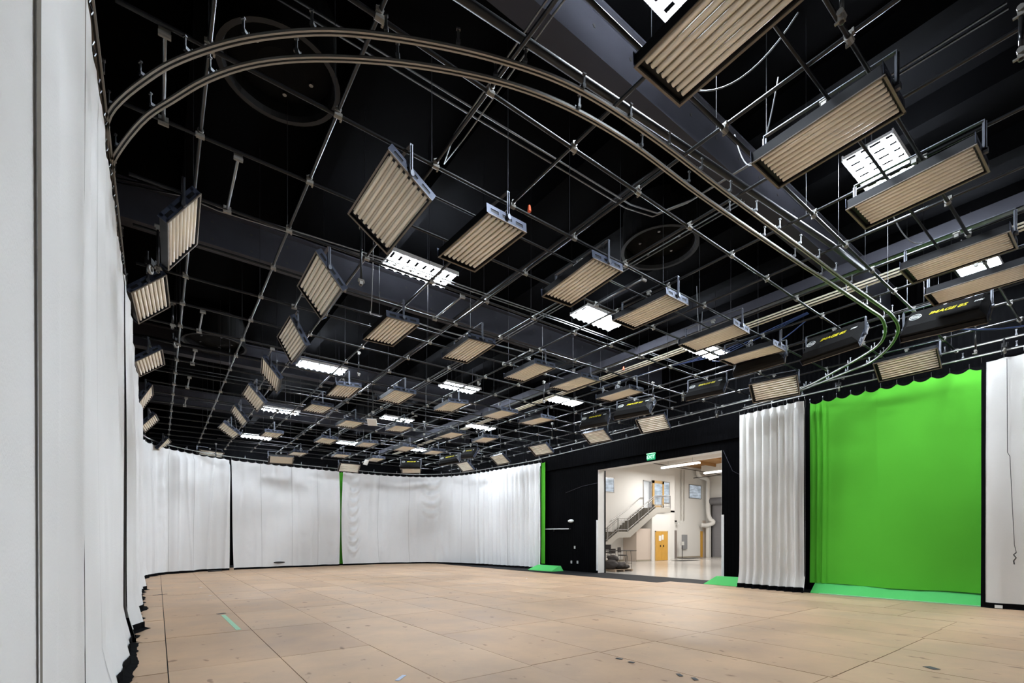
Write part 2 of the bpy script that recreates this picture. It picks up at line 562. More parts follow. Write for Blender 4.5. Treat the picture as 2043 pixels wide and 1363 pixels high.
def sub(path, s0, s1, step=.12):
    P = [Vector((p[0], p[1], 0)) for p in path]
    S_ = arclen(P)
    n = max(2, int((s1 - s0) / step))
    return [at_s(P, S_, s0 + (s1 - s0) * k / n)[0] for k in range(n + 1)]

PERI = catmull([(-.44, -6.5, 0), (-.44, -2, 0), (-.44, 3, 0), (-.44, 9, 0), (-.48, 14, 0), (-.5, 18.9, 0), (-.58, 24.6, 0), (.15, 26.8, 0), (1.4, 28.1, 0),
                (3.07, 29.0, 0), (6, 29.6, 0), (9.07, 29.9, 0), (12.0, 30.0, 0), (14.4, 29.1, 0), (15.85, 27.0, 0), (16.4, 23.7, 0), (16.75, 19.85, 0)], .25)
PS = arclen(PERI)
def s_of(x, y):
    i = min(range(len(PERI)), key=lambda k: (PERI[k] - Vector((x, y, 0))).length)
    return PS[i]
sA, sB, sC, sD = 9.41, 10.76, 15.85, 20.9
sE, sF, sG = s_of(-.5, 25.35), s_of(3.07, 29.0), s_of(9.2, 29.9)
sEnd = PS[-1]
grpL = 'white curtains along the left side'
curtain('white_curtain', sub(PERI, 0, sA + .03), 'nearest left white curtain, smooth cloth filling the left picture edge', M['white_cloth'], fold=(.040, .8), fine=(.018, 4.5), seed=1, group=grpL, hem=.12, hem_push=.05, ds=.09)
curtain('white_curtain', sub(PERI, sA - .012, sB + .01), 'narrow left white curtain, second from the camera, gently rippled', M['white_cloth'], fold=(.040, .8), fine=(.018, 4.5), seed=1, qoff=sA - .012, group=grpL, hem=.12, hem_push=.05, ds=.03, edges=(.05, 0), edge_mat='edge_brown')
curtain('white_curtain', sub(PERI, sB - .02, sC - .02), 'left white curtain with wavy black hem, third from the camera', M['white_cloth'], fold=(.040, .8), fine=(.018, 4.5), seed=1, qoff=sB - .02, group=grpL, hem=.13, hem_push=.10, ds=.045, seams=(1.6,), edges=(.05, 0), edge_mat='edge_brown')
curtain('white_curtain', sub(PERI, sC + .03, sD - .02), 'left white curtain, fourth from the camera, between two dark gaps', M['white_cloth'], fold=(.08, 1.0), fine=(.03, 4), seed=4, group=grpL, hem=.12, hem_push=.10, ds=.05, edges=(.05, 0))
curtain('white_curtain', sub(PERI, sD + .04, sE - .03), 'farthest left white curtain, reaching into the far left corner', M['white_cloth'], fold=(.08, .9), fine=(.03, 4), seed=5, group=grpL, hem=.11, hem_push=.08, ds=.07, edges=(.05, 0))
grpB = 'white curtains around the far end'
curtain('white_curtain', sub(PERI, sE + .02, sF), 'back white curtain with straight vertical folds, leftmost at the far end', M['white_cloth'], fold=(.10, .85), fine=(.05, 3.2), seed=6, group=grpB, hem=.10, ds=.04,
        shear=lambda t: (0, .10 - .02 * t), seams=(.9, 2.1, 3.4), swags=((1.7, .5, .8, 5.6, .02),))
curtain('white_curtain', sub(PERI, sF, sG), 'middle back white curtain between the black slit and the green slit', M['white_cloth'], fold=(.06, .6), fine=(.045, 3.4), seed=7, group=grpB, hem=.09, ds=.06,
        shear=lambda t: (.06 - .10 * t + .08, .13 - .05 * math.sin(t * PI) - .02), seams=(1.5, 3.2, 4.7), swags=((1.0, .5, .1, 2.4, .02), (3.9, .6, .1, 2.4, .018), (5.6, .6, .1, 2.0, .02)))
curtain('white_curtain', sub(PERI, sG, sEnd), 'wide back white curtain with draped swags, curving to the black wall', M['white_cloth'], fold=(.08, .6), fine=(.075, 3.2), seed=8, group=grpB, hem=.09, ds=.06,
        shear=lambda t: (.10 - .10 * math.sin(min(1, t * 1.25) * PI) + .20 * max(0, t - .8), 0), seams=(2.4, 4.4, 8.2, 12.6),
        swags=((.75, .6, .3, 5.5, .11), (5.9, 1.0, 2.6, 5.8, .10), (2.6, .7, .2, 1.8, .03)), pleat=(.12, .40, 9.5, 30))
# a green curtain hangs behind the far end
curtain('green_curtain', [(8.4, 30.25), (9.9, 30.3)], 'green curtain glimpsed through the slit at the far end', M['green_cloth'], seed=21, hem=.09, ds=.08, fold=(.02, 1))
curtain('green_curtain', [(16.83, 19.95), (16.86, 19.66)], 'narrow green curtain edge beside the far right white curtain', M['green_cloth'], seed=22, hem=0, z0=.3, ds=.03, fold=(.01, 2), hook=.3)
# right-hand side
curtain('white_curtain', [(15.85, 8.36), (15.78, 7.4), (15.72, 6.24)], 'bunched white curtain with deep pleats left of the green curtain', M['grey_cloth'], seed=23, ds=.02, nz=40,
        fold=(.05, 1.2), fine=(.02, 5), pleat=(.115, .26, 0, 2.2), edges=(0, .07), hem=.13, hem_push=.10, hook=.16, sag=.015, swags=((1.5, .4, .1, 1.6, .03),), group='curtains along the right wall')
curtain('green_curtain', [(16.15, 6.30), (16.13, 5.9), (16.10, 2.30)], 'large smooth green curtain hanging above the green ramp', M['green_cloth'], seed=24, ds=.035, nz=40, z0=.29,
        fold=(.03, .7), fine=(.018, 2.5), pleat=(.06, .16, 0, .55), hem=0, hook=.36, sag=.09, swags=((3.1, .7, 0, .1, 0),))
curtain('white_curtain', [(15.76, 2.43), (15.72, .5), (15.7, -2.5)], 'white curtain with black edging at the far right of the picture', M['grey_cloth'], seed=25, ds=.04,
        fold=(.09, .8), fine=(.02, 4), edges=(.085, 0), hem=.12, hook=.38, sag=.03, group='curtains along the right wall', seams=(1.9,))
# off to the right and behind the camera the curtains go on
curtain('white_curtain', [(15.7, -2.55), (15.2, -5.5), (12, -7.8), (3, -8.0), (-.4, -6.6)], 'white curtain closing the near end behind the camera', M['white_cloth'], seed=26, ds=.12, fold=(.06, .7), hem=.12)

def label_patch(loc, sz, label):
    o = MB().box((0, 0, 0), sz).build('paper_tag', M['white_plastic'], loc=loc)
    return tag(o, label, 'tag')
label_patch((15.60, 2.12, .06), (.01, .13, .07), 'small white tag on the black hem of the far right curtain')
label_patch((15.60, 1.62, 5.90), (.01, .2, .09), 'small pale blue tag above the far right white curtain')
label_patch((15.72, 8.05, .05), (.01, .1, .04), 'small white tag at the foot of the bunched white curtain')
# pull cord on the right white curtain
c = MB().tube([(15.55, 1.98, 5.75), (15.54, 1.97, 3.6), (15.53, 1.93, 3.5), (15.53, 1.9, 2.6), (15.53, 1.86, 1.5), (15.53, 1.83, 1.32)], .006, 5)
c.tube([(15.53, 1.83, 1.32), (15.52, 1.87, 1.27), (15.52, 1.83, 1.20), (15.53, 1.87, 1.13), (15.53, 1.86, 1.05)], .012, 5)
tag(c.build('pull_cord', M['dark']), 'thin dark knotted cord hanging down the right white curtain', 'cord')

# ------------------------------------------------------------------ green coving ramps
def ramp(y0, y1, label, xb=15.80, xt=16.16, h=.30, cap0=0.0, cap1=0.0):
    v = [(xb, y0, .0), (xb, y1, 0), (xt, y1 - cap1, h), (xt, y0 + cap0, h), (xt + .12, y1 - cap1, h), (xt + .12, y0 + cap0, h), (xt + .12, y0, 0), (xt + .12, y1, 0),
         (xb, y0, .022), (xb, y1, .022)]
    m = MB().add(v, [(8, 9, 2, 3), (0, 1, 9, 8), (3, 2, 4, 5), (0, 8, 3, 5, 6), (1, 7, 4, 2, 9), (5, 4, 7, 6), (0, 6, 7, 1)])
    o = m.build('foam_ramp', M['green_foam'])
    return tag(o, label, 'ramp', 'green foam ramps along the right wall')
ramp(2.38, 6.16, 'long green foam ramp under the green curtain')
r2 = ramp(8.30, 9.66, 'short green foam ramp beside the doorway', cap1=.28)
ramp(18.0, 19.9, 'far green foam ramp beside the far white curtain', xb=15.85, xt=16.55, h=.26, cap0=.2)
toe = MB().span((15.70, 2.38, .012), (15.80, 5.9, .03))
tag(toe.build('edge_strip', mat('pale_green', (.32, .62, .36), .6)), 'pale green strip lying along the long ramp edge', 'strip')

# ------------------------------------------------------------------ curtain tracks
def track(pts, z, label, name='curtain_track', step=.12, hangers=1.1, top=6.3, w_=.0175, smooth=0, group='curtain tracks hung from the pipe grid'):
    P = catmull([(x, y, z) for x, y in pts], step)
    if smooth: P = [P[0]] + [(P[i - 1] + P[i] * 2 + P[i + 1]) / 4 for i in range(1, len(P) - 1)] + [P[-1]]
    mid = P[len(P) // 2]
    root = empty(name, mid)
    tag(root, label, 'track', group)
    Q = [p - mid for p in P]
    for sd in (-1, 1):
        a = sd * w_
        MB().sweep(Q, [(a - .0085, 0), (a + .0085, 0), (a + .0085, .022), (a - .0085, .022)]).build('rail', M['rail'], root)
    MB().sweep(Q, [(-.009, .012), (.009, .012), (.009, .045), (-.009, .045)]).build('channel', M['pipe_dark'], root)
    S_ = arclen(Q)
    s = .4
    while s < S_[-1] and hangers:
        p, nn = at_s(Q, S_, s)
        b = put('bracket', BRACKET, root, loc=(p.x, p.y, p.z), rot=(0, 0, math.atan2(nn.y, nn.x)))
        s += hangers
    return root
bk = MB()
bk.box((0, 0, .055), (.07, .035, .03)); bk.box((.03, 0, .11), (.008, .022, .10)); bk.box((.03, .0, .16), (.022, .035, .014)); bk.box((-.032, 0, .08), (.008, .02, .05))
BRACKET = bk.mesh('bracket', M['galv'])
outer = [(-.47, 7.3), (-.44, 6.55), (-.30, 6.12), (-.09, 5.70), (.10, 5.37), (.40, 4.97), (.70, 4.64), (1.19, 4.22), (1.82, 3.85), (2.52, 3.54), (3.25, 3.33), (4.25, 3.24),
         (5.9, 3.20), (7.75, 3.14), (9.3, 3.10), (10.8, 3.04), (11.5, 3.03), (12.35, 3.15), (13.3, 3.55), (14.1, 4.14), (14.45, 4.80), (14.85, 5.55), (15.3, 6.6), (15.62, 7.9)]
inner = [(-.47, 8.2), (-.46, 7.4), (-.34, 6.88), (-.10, 6.21), (.11, 5.82), (.37, 5.36), (.73, 4.90), (1.26, 4.45), (2.05, 3.97), (2.98, 3.6), (4.06, 3.44), (5.6, 3.42),
         (7.9, 3.34), (9.1, 3.28), (10.9, 3.20), (11.5, 3.19), (12.3, 3.36), (12.98, 3.66), (13.5, 4.15), (14.1, 4.88), (14.8, 5.8), (15.35, 7.0), (15.6, 8.1)]
track(outer, 5.97, 'outer of the two curved grey tracks sweeping across the near ceiling', smooth=1, hangers=.62)
track(inner, 5.97, 'inner of the two curved grey tracks sweeping across the near ceiling', smooth=1, hangers=.9)
track([(p.x, p.y) for p in sub(PERI, 0, sEnd, .5)], 5.97, 'long track the left and far white curtains hang from', step=.3, hangers=1.5)
track([(16.6, 20.2), (15.95, 9.5), (15.78, 8), (15.70, 5), (15.70, 0), (15.70, -2.5)], 5.97, 'straight double track above the right wall curtains', step=.3, hangers=.9)
track([(15.95, 19), (15.45, 8), (15.40, 4), (15.40, -2)], 6.14, 'second straight track just in front of the right wall track', step=.4, hangers=1.2)

# ------------------------------------------------------------------ pipe grid
GZ = 6.33
XS = [.398 + i * 1.208 for i in range(14)]
YS = [-3.233 + j * 1.234 for j in range(27)]
ORD = ['first', 'second', 'third', 'fourth', 'fifth', 'sixth', 'seventh', 'eighth', 'ninth', 'tenth', 'eleventh', 'twelfth', 'thirteenth',
       'fourteenth', 'fifteenth', 'sixteenth', 'seventeenth', 'eighteenth', 'nineteenth', 'twentieth', 'twenty-first', 'twenty-second', 'twenty-third', 'twenty-fourth', 'twenty-fifth', 'twenty-sixth', 'twenty-seventh', 'twenty-eighth']
SUPS = [(y, 'x') for y in (2.05, 5.84, 9.70, 13.90, 17.85, 21.75, 25.75)]
cl = MB()
cl.tube([(-.042, 0, 0), (.042, 0, 0)], .033, 10)
cl.tube([(0, -.042, .042), (0, .042, .042)], .032, 10)
cl.box((0, 0, .02), (.045, .045, .085)); cl.box((.04, .025, -.01), (.018, .04, .04)); cl.box((-.025, -.04, .03), (.04, .018, .04))
CLAMP = cl.mesh('pipe_clamp', M['cast'])
rod = MB(); rod.tube([(0, 0, 0), (0, 0, 1)], .004, 5)
ROD = rod.mesh('hanger_rod', M['pipe_dark'])
px_ = MB(); px_.tube([(-.5, 0, 0), (.5, 0, 0)], .021, 10)
PIPEX = px_.mesh('pipe', M['pipe_matte'], smooth=True)
py_ = MB(); py_.tube([(0, -.5, 0), (0, .5, 0)], .021, 10)
PIPEY = py_.mesh('pipe', M['pipe'], smooth=True)
rg = random.Random(5)
for j, y in enumerate(YS):
    r = empty('grid_pipe', (7.9, y, GZ))
    which = ORD[j]
    tag(r, f'black grid pipe running across the room, {which} in order going away', 'pipe', 'grid pipes across the room')
    p = put('pipe', PIPEX, r); p.scale = (16.4, 1, 1)
    for i, x in enumerate(XS):
        c = put('pipe_clamp', CLAMP, r, loc=(x - 7.9, 0, 0))
        c.rotation_euler = (0, 0, rg.choice((0, PI)))
for i, x in enumerate(XS):
    if i in (): continue
    r = empty('grid_pipe', (x, 12.5, GZ + .042))
    tag(r, f'black grid pipe running away from the camera, {ORD[i]} from the left curtain', 'pipe', 'grid pipes along the room')
    p = put('pipe', PIPEY, r); p.scale = (1, 32.8, 1)
    for k in range(12):
        h = put('hanger_rod', ROD, r, loc=(0, YS[2 * k + 1] + .1 - 12.5, .02)); h.scale = (1, 1, 9.3 - GZ - .062)
# short connector pipes between grid pipes
sh = MB(); sh.tube([(0, -.585, 0), (0, .585, 0)], .018, 8)
SHORT = sh.mesh('pipe', M['galv'], smooth=True)
sp = MB(); sp.box((0, 0, 0), (.095, .025, .095)); sp.box((0, .016, 0), (.055, .04, .055)); sp.tube([(-.05, 0, -.024), (.05, 0, -.024)], .024, 8)
SPLATE = sp.mesh('end_clamp', M['cast'])
cons = []
for x, j in ((.79, 8), (.05, 7), (.74, 12), (.74, 14), (.73, 16), (.75, 18), (2.2, 10), (2.25, 13), (2.5, 15), (4.7, 9), (7.0, 7), (7.4, 10), (9.9, 8), (5.9, 14), (3.5, 18), (7.8, 16), (10.0, 14)):
    cons.append(((YS[j] + YS[j + 1]) / 2, x))
cons.sort(key=lambda q: math.hypot(*q))
for n_, (yc, x) in enumerate(cons):
    r = empty('connector_pipe', (x, yc, GZ - .035))
    tag(r, f'short grey connector pipe between two cross pipes, {ORD[n_]} nearest the camera', 'pipe', 'short connector pipes in the grid')
    put('pipe', SHORT, r)
    put('end_clamp', SPLATE, r, loc=(0, -.58, 0)); put('end_clamp', SPLATE, r, loc=(0, .58, 0))
# support pipes the rows of bank lights hang from
SUPN = ['nearest', 'second', 'third', 'fourth', 'fifth', 'sixth', 'farthest']
for n_, (y, a_) in enumerate(SUPS):
    r = empty('support_pipe', (8.2, y, GZ - .04))
    tag(r, f'thin support pipe carrying the {SUPN[n_]} row of flat bank lights', 'pipe', 'support pipes of the bank light rows')
    p = put('pipe', PIPEX, r); p.scale = (12.0, .8, .8)

# sprinkler mains, conduits, wireways above the grid
def run(pts, rad, m, name, label, cat='pipe', group=None, n=8):
    mid = Vector(pts[len(pts) // 2])
    o = MB().tube([Vector(p) - mid for p in pts], rad, n).build(name, m, loc=mid, smooth=True)
    return tag(o, label, cat, group)
run([(-1.0, 4.1, 6.46), (2.1, 3.70, 6.46), (8.9, 3.15, 6.46), (10.2, 3.1, 6.46)], .042, M['pipe_dark'], 'sprinkler_pipe', 'thick black sprinkler pipe crossing over the curved tracks')
run([(-1.2, 18.9, 8.0), (16.5, 18.9, 8.0)], .05, M['pipe_dark'], 'sprinkler_pipe', 'thick black sprinkler pipe crossing the middle of the ceiling')
run([(7.0, 5.0, 8.1), (7.0, 33, 8.1)], .045, M['pipe_dark'], 'sprinkler_pipe', 'thick black sprinkler pipe running away down the ceiling centre')
lab = ['pair of thin grey conduits, left strand', 'pair of thin grey conduits, right strand']
for k in range(2):
    run([(-.6, 10.5 + k * .12, 7.75), (.4, 10.2 + k * .12, 7.75), (.9, 10.28 + k * .12, 7.75), (4.2, 10.0 + k * .10, 7.75), (9.0, 9.85 + k * .1, 7.75), (16.5, 9.8 + k * .1, 7.75)], .013, M['galv'], 'conduit',
        ('upper' if k else 'lower') + ' of two thin conduits crossing above the large tilted light', 'conduit', n=6)
    run([(3.55 + k * .16, -2, 7.75), (3.55 + k * .16, 4.2, 7.75), (3.6 + k * .16, 6.3, 7.75), (3.75, 6.9, 7.75)], .013, M['galv'], 'conduit',
        ('right' if k else 'left') + ' of two thin conduits near the top of the picture', 'conduit', n=6)
    run([(8.4 + k * .1, 4.4, 7.72), (8.4 + k * .1, 33, 7.72)], .013, M['galv'], 'conduit',
        ('right' if k else 'left') + ' of two conduits running away along the ceiling centre', 'conduit', n=6)
    run([(-1, 5.9 + k * .11, 7.8), (7.0, 5.75 + k * .11, 7.8), (7.6, 5.6 + k * .11, 7.8), (7.8 , 5.0 + k * .11, 7.8), (7.85 + k * .1, 1.0, 7.8)], .014, M['galv'], 'conduit',
        ('far' if k else 'near') + ' of two conduits bending beside the round fan duct', 'conduit', n=6)
    run([(-1, 20.9 + k * .4, 7.8), (16.5, 20.3 + k * .4, 7.8)], .014, M['galv'], 'conduit', ('far' if k else 'near') + ' of two conduits crossing beyond the middle of the room', 'conduit', n=6)
    run([(-1, 25.0 + k * .5, 7.8), (16.5, 24.4 + k * .5, 7.8)], .014, M['galv'], 'conduit', ('far' if k else 'near') + ' of two conduits crossing near the far end', 'conduit', n=6)
    run([(13.3 + k * .5, -2, 6.75), (13.5 + k * .5, 14, 6.75)], .018, M['pipe'], 'conduit', ('right' if k else 'left') + ' of two pipes running beside the right track', 'conduit', n=6)
run([(2.9, 12.9, 7.8), (5.2, 12.7, 7.8), (5.6, 12.4, 7.75), (6.4, 12.35, 7.7), (12, 12.0, 7.7)], .02, M['galv'], 'conduit', 'bright bent conduit along the foot of the lit girder', 'conduit', n=6)

tr = empty('cable_tray', (12.35, 8, 7.55))
tag(tr, 'grey cable tray running away along the right side of the grid', 'cable tray')
MB().span((-.03, -14, 0), (.02, 24, .24)).build('side_rail', M['steel_grey'], tr)
MB().span((-.02, -14, 0), (.20, 24, .03)).build('tray_floor', M['galv'], tr)
MB().span((.18, -14, 0), (.22, 24, .16)).build('side_rail', M['yoke'], tr)
for k in range(4):
    run([(12.78 + k * .075, -4, 7.45 - .03 * (k % 2)), (12.80 + k * .075, 12, 7.45 - .03 * (k % 2)), (12.85 + k * .075, 31, 7.45)], .02, M['reflector'], 'conduit',
        f'{ORD[k]} of four tan conduits packed beside the cable tray', 'conduit', 'tan conduits beside the cable tray', n=6)
for k in range(3):
    run([(13.15 + k * .05, 5.2, 7.35), (13.3 + k * .05, 7.5, 7.15 - .04 * k), (13.4, 9.6 + k * .1, 7.3), (13.5, 13, 7.4)], .012, M['cable_blue'], 'blue_cable',
        f'{ORD[k]} of three blue cables draped beyond the cable tray', 'cable', 'blue cables beyond the cable tray', n=6)

# round fan ducts in the ceiling
def fan(x, y, r, label):
    root = empty('round_vent', (x, y, 8.2))
    tag(root, label, 'vent')
    MB().lathe([(r, .85), (r, .05), (r + .05, 0), (r + .05, -.02), (r - .02, -.02), (r - .05, .05), (r - .05, .85)], n=40).build('duct_ring', M['steel_dark'], root, smooth=False)
    MB().lathe([(.001, .14), (.3, .12), (r - .06, .22)], n=40).build('baffle', M['black_paint'], root)
    d = MB()
    for k in range(5):
        a = k * 1.25
        d.lathe([(.001, .1), (.03, .1), (.03, .13)], c=(math.cos(a) * r * .55, math.sin(a) * r * .55, 0), n=8)
    d.build('bolt', M['galv'], root)
M['steel_dark'] = mat('steel_dark', (.004, .004, .0045), .55, spec=.3)
fan(9.1, 6.65, .80, 'large round black ceiling vent near the centre of the picture')
fan(1.4, 7.4, .75, 'round black ceiling vent above the curved tracks')
fan(1.55, 18.9, .9, 'round black ceiling vent near the left curtain')

# ------------------------------------------------------------------ high bay lights
def bay_meshes():
    t = MB(); t.tube([(0, -.158, 0), (0, .158, 0)], .042, 8); TUBE = t.mesh('lamp', M['lampglass'], smooth=True)
    h = MB()
    for k in range(9):
        x = -.8 + k * .2
        h.box((x, 0, .10), (.02, .66, .05))
    h.box((0, .34, .09), (1.66, .02, .09)); h.box((0, -.34, .09), (1.66, .02, .09)); h.box((0, 0, .06), (1.64, .035, .05))
    h.box((0, .17, .15), (1.4, .05, .05)); h.box((0, -.17, .15), (1.4, .05, .05))
    HS = h.mesh('housing', M['traywhite'])
    b = MB()
    for sx in (-.6, .6): b.tube([(sx, 0, .15), (sx, 0, .975)], .006, 5)
    return TUBE, HS, b.mesh('suspension', M['pipe_dark'])
TUBE, HS, SUSP = bay_meshes()
BAYS = [(4.85, 3.2, 'nearest bright high bay light at the top edge'), (10.0, 2.75, 'bright high bay light behind the third near bank light'), (15.0, 2.4, 'rightmost bright high bay light above the far right bank light'),
        (4.95, 10.25, 'large bright high bay light in the left centre of the ceiling'), (10.15, 9.45, 'bright high bay light near the picture centre'), (14.75, 8.9, 'bright high bay light above the doorway side track'),
        (4.85, 18.2, 'bright high bay light right of the third tilted light'), (10.1, 17.2, 'small bright high bay light in the middle distance centre'), (14.95, 16.0, 'bright high bay light in the middle distance right'),
        (4.85, 25.5, 'bright high bay light low on the left, second from the far end'), (10.1, 23.7, 'bright high bay light low in the middle of the far ceiling'), (14.6, 22.5, 'bright high bay light low on the right of the far ceiling'),
        (4.9, 33.0, 'farthest left bright high bay light above the far curtain'), (10.2, 31.6, 'farthest middle high bay light, mostly hidden'), (15.0, 30.8, 'farthest right high bay light, mostly hidden'),
        (14.0, -4.8, 'unseen high bay light added behind the camera to brighten the right side'),  # extra lamp added out of view to lift the near floor and right curtains
        ]
for x, y, lb in BAYS:
    r = empty('high_bay_light', (x, y, 7.88), 0)
    tag(r, lb, 'ceiling light', 'high bay lights above the grid')
    put('housing', HS, r); put('suspension', SUSP, r)
    for k in range(8):
        for sy in (-1, 1):
            put('lamp', TUBE, r, loc=(-.70 + k * .2, sy * .165, .045))

# ------------------------------------------------------------------ fluorescent bank lights
LIGHTS = {
    'Fa': (2.51, 6.20, 6.14, 0.087, -0.568, -0.123, 't'),
    'Fb': (3.83, 5.93, 5.98, 0.074, 0.041, -0.029, 'f'),
    'Fc': (5.78, 5.81, 5.97, 0.000, 0.031, -0.075, 'f'),
    'Fd': (7.58, 5.78, 5.98, 0.039, 0.034, -0.022, 'f'),
    'Fe': (0.30, 8.68, 6.20, -0.018, 0.989, -0.074, 't'),
    'Ff': (-0.10, 11.29, 6.14, -0.059, 0.766, -0.061, 't'),
    'Fg': (-0.16, 15.28, 6.12, -0.054, 0.675, -0.000, 't'),
    'Fh': (-0.30, 19.42, 6.18, -0.016, 1.083, -0.014, 't'),
    'Fi': (-0.24, 22.92, 6.07, -0.083, 0.886, 0.019, 't'),
    'Fj': (0.25, 28.10, 6.11, -0.106, 0.934, 0.030, 't'),
    'Fk': (2.30, 22.43, 6.04, 0.063, -0.631, 0.012, 't'),
    'Fl': (2.44, 20.51, 6.26, -0.011, -0.928, 0.032, 't'),
    'Fm': (2.56, 12.32, 6.38, 0.032, -1.079, -0.053, 't'),
    'Fn': (2.55, 14.92, 6.26, -0.132, -0.917, -0.039, 't'),
    'Fo': (2.47, 17.36, 6.18, 0.018, -0.854, -0.011, 't'),
    'F2': (2.38, 9.15, 6.25, 0.020, -0.888, -0.055, 't'),
    'Fp': (4.41, 14.32, 6.00, -0.039, 0.061, -0.001, 'f'),
    'Fq': (4.30, 16.72, 6.00, 0.001, -0.010, 0.043, 'f'),
    'Fr': (3.93, 9.59, 5.99, 0.040, 0.046, -0.040, 'f'),
    'Fs': (5.90, 13.89, 6.00, 0.015, -0.007, -0.020, 'f'),
    'Ft': (5.78, 9.49, 5.99, -0.009, 0.031, -0.037, 'f'),
    'Fu': (7.80, 9.74, 5.98, 0.049, 0.047, -0.036, 'f'),
    'Fv': (9.42, 9.75, 6.00, 0.043, 0.031, 0.002, 'f'),
    'Fw': (7.79, 13.90, 6.01, -0.072, 0.063, 0.005, 'f'),
    'Fx': (9.65, 13.73, 6.01, 0.004, -0.005, 0.026, 'f'),
    'k1': (5.98, 21.87, 5.99, 0.006, -0.025, -0.000, 'f'),
    'k2': (3.82, 22.04, 6.00, 0.006, 0.008, 0.015, 'f'),
    'k4': (5.72, 26.05, 5.99, 0.028, 0.012, 0.013, 'f'),
    'k5': (5.42, 28.54, 5.98, 1.480, -0.452, -0.026, 't'),
    'k6': (2.21, 29.83, 6.04, 1.950, -0.788, -0.006, 't'),
    'k7': (9.33, 29.14, 5.97, 1.536, -0.695, 0.009, 't'),
    'k8': (5.84, 18.15, 5.99, 0.008, 0.003, 0.020, 'f'),
    'k9': (7.65, 17.80, 6.00, -0.055, 0.022, 0.030, 'f'),
    'k10': (7.76, 21.76, 6.01, -0.044, 0.033, 0.006, 'f'),
    'k11': (9.57, 21.57, 6.00, -0.009, -0.003, -0.011, 'f'),
    'k12': (7.71, 25.45, 6.01, -0.057, -0.005, 0.019, 'f'),
    'k13': (9.57, 25.50, 6.00, -0.004, 0.001, -0.008, 'f'),
    'k14': (13.09, 28.52, 6.04, 1.163, -0.264, -0.031, 't'),
    'k15': (11.12, 21.58, 5.99, -0.080, 0.012, 0.023, 'f'),
    'k16': (9.92, 17.66, 6.01, 0.006, 0.019, 0.011, 'f'),
    'k17': (11.55, 17.55, 6.00, -0.142, 0.028, 0.017, 'f'),
    'k18': (15.64, 18.60, 6.19, 0.134, -0.611, -0.005, 't'),
    'k19': (15.50, 22.00, 6.13, -0.015, -0.660, 0.013, 't'),
    'k20': (15.27, 25.43, 6.13, 0.060, -0.707, 0.009, 't'),
    'k21': (11.27, 13.66, 6.01, 0.076, 0.030, 0.017, 'f'),
    'k22': (11.20, 9.62, 5.98, 0.068, 0.049, -0.018, 'f'),
    'k23': (15.66, 11.77, 6.17, 0.131, -0.786, -0.001, 't'),
    'k24': (15.55, 14.65, 6.15, 0.060, -0.603, 0.012, 't'),
    'k25': (9.65, 5.68, 5.96, 0.058, 0.015, -0.025, 'f'),
    'k26': (11.29, 5.67, 5.98, 0.079, 0.066, 0.004, 'f'),
    'k27': (14.55, 6.64, 6.04, 0.274, -0.650, -0.029, 't'),
    'k28': (15.03, 3.67, 5.97, 0.084, -0.499, -0.030, 't'),
    'k31': (7.56, 1.77, 5.96, -0.002, 0.023, -0.027, 'f'),
    'k32': (5.79, 2.12, 5.96, 0.020, 0.040, -0.048, 'f'),
    'U1': (12.03, 2.35, 5.74, 0.011, -2.318, 0.041, 'b'),
    'U2': (12.62, 4.41, 6.10, -0.099, -2.245, -0.024, 'b'),
    'U3': (12.97, 6.29, 6.34, 0.243, -2.346, -0.091, 'b'),
    'U4': (12.64, 27.55, 6.24, 0.965, -2.348, -0.007, 'b'),
    'U5': (13.79, 24.63, 6.25, 0.724, -2.367, -0.146, 'b'),
    'U6': (12.47, 10.06, 5.80, 0.267, -2.381, -0.008, 'b'),
    'U7': (14.78, 13.99, 6.56, 0.400, -2.284, -0.059, 'b'),
    'U8': (14.65, 8.84, 6.55, 0.215, -2.340, -0.020, 'b'),
    'U9': (15.50, 25.13, 6.92, 0.141, -2.135, 0.070, 'b'),
}

LL, WW = 1.22, .67
# parts in the lamp's own frame: x along the tubes, y across, face looks to -z
hs = MB()
hs.box((0, -WW / 2 + .008, .043), (LL, .016, .105)); hs.box((0, WW / 2 - .008, .043), (LL, .016, .105))
hs.box((-LL / 2 + .008, 0, .043), (.016, WW, .105)); hs.box((LL / 2 - .008, 0, .043), (.016, WW, .105))
hs.box((0, 0, .100), (LL, WW, .012))
hs.box((0, 0, .135), (.62, .34, .06))
hs.box((-LL / 2 + .05, 0, .06), (.06, WW - .04, .08)); hs.box((LL / 2 - .05, 0, .06), (.06, WW - .04, .08))
HOUSE = hs.mesh('housing', M['housing'])
ep = MB()
for yy in (-.24, .0, .24):
    ep.box((0, yy, .015), (.006, .20, .03)); ep.box((0, yy, .098), (.006, .20, .045))
for yy in (-.325, -.12, .12, .325): ep.box((0, yy, .06), (.006, .07, .12))
EPL = ep.mesh('end_plate', M['plate'])
rf = MB()
rv, rfc = [], []
NR = 8 * 8
for i in range(NR + 1):
    yy = -WW / 2 + .02 + (WW - .04) * i / NR
    zz = .034 - .014 * math.cos(2 * PI * 8 * (yy + WW / 2 - .02) / (WW - .04))
    rv += [(-LL / 2 + .02, yy, zz), (LL / 2 - .02, yy, zz)]
for i in range(NR): rfc.append((2 * i, 2 * i + 1, 2 * i + 3, 2 * i + 2))
REFL = MB().add(rv, rfc).mesh('reflector', M['reflector'], smooth=True)
TB = MB().tube([(-LL / 2 + .075, 0, 0), (LL / 2 - .03, 0, 0)], .0235, 8).mesh('tube', M['tube'], smooth=True)
fr = MB()
for sy in (-1, 1): fr.box((0, sy * (WW / 2 + (.012 if sy > 0 else 0)), -.012), (LL + .03, .022, .012))
for sx in (-1, 1): fr.box((sx * (LL / 2 + .004), .006, -.012), (.022, WW + .03, .012))
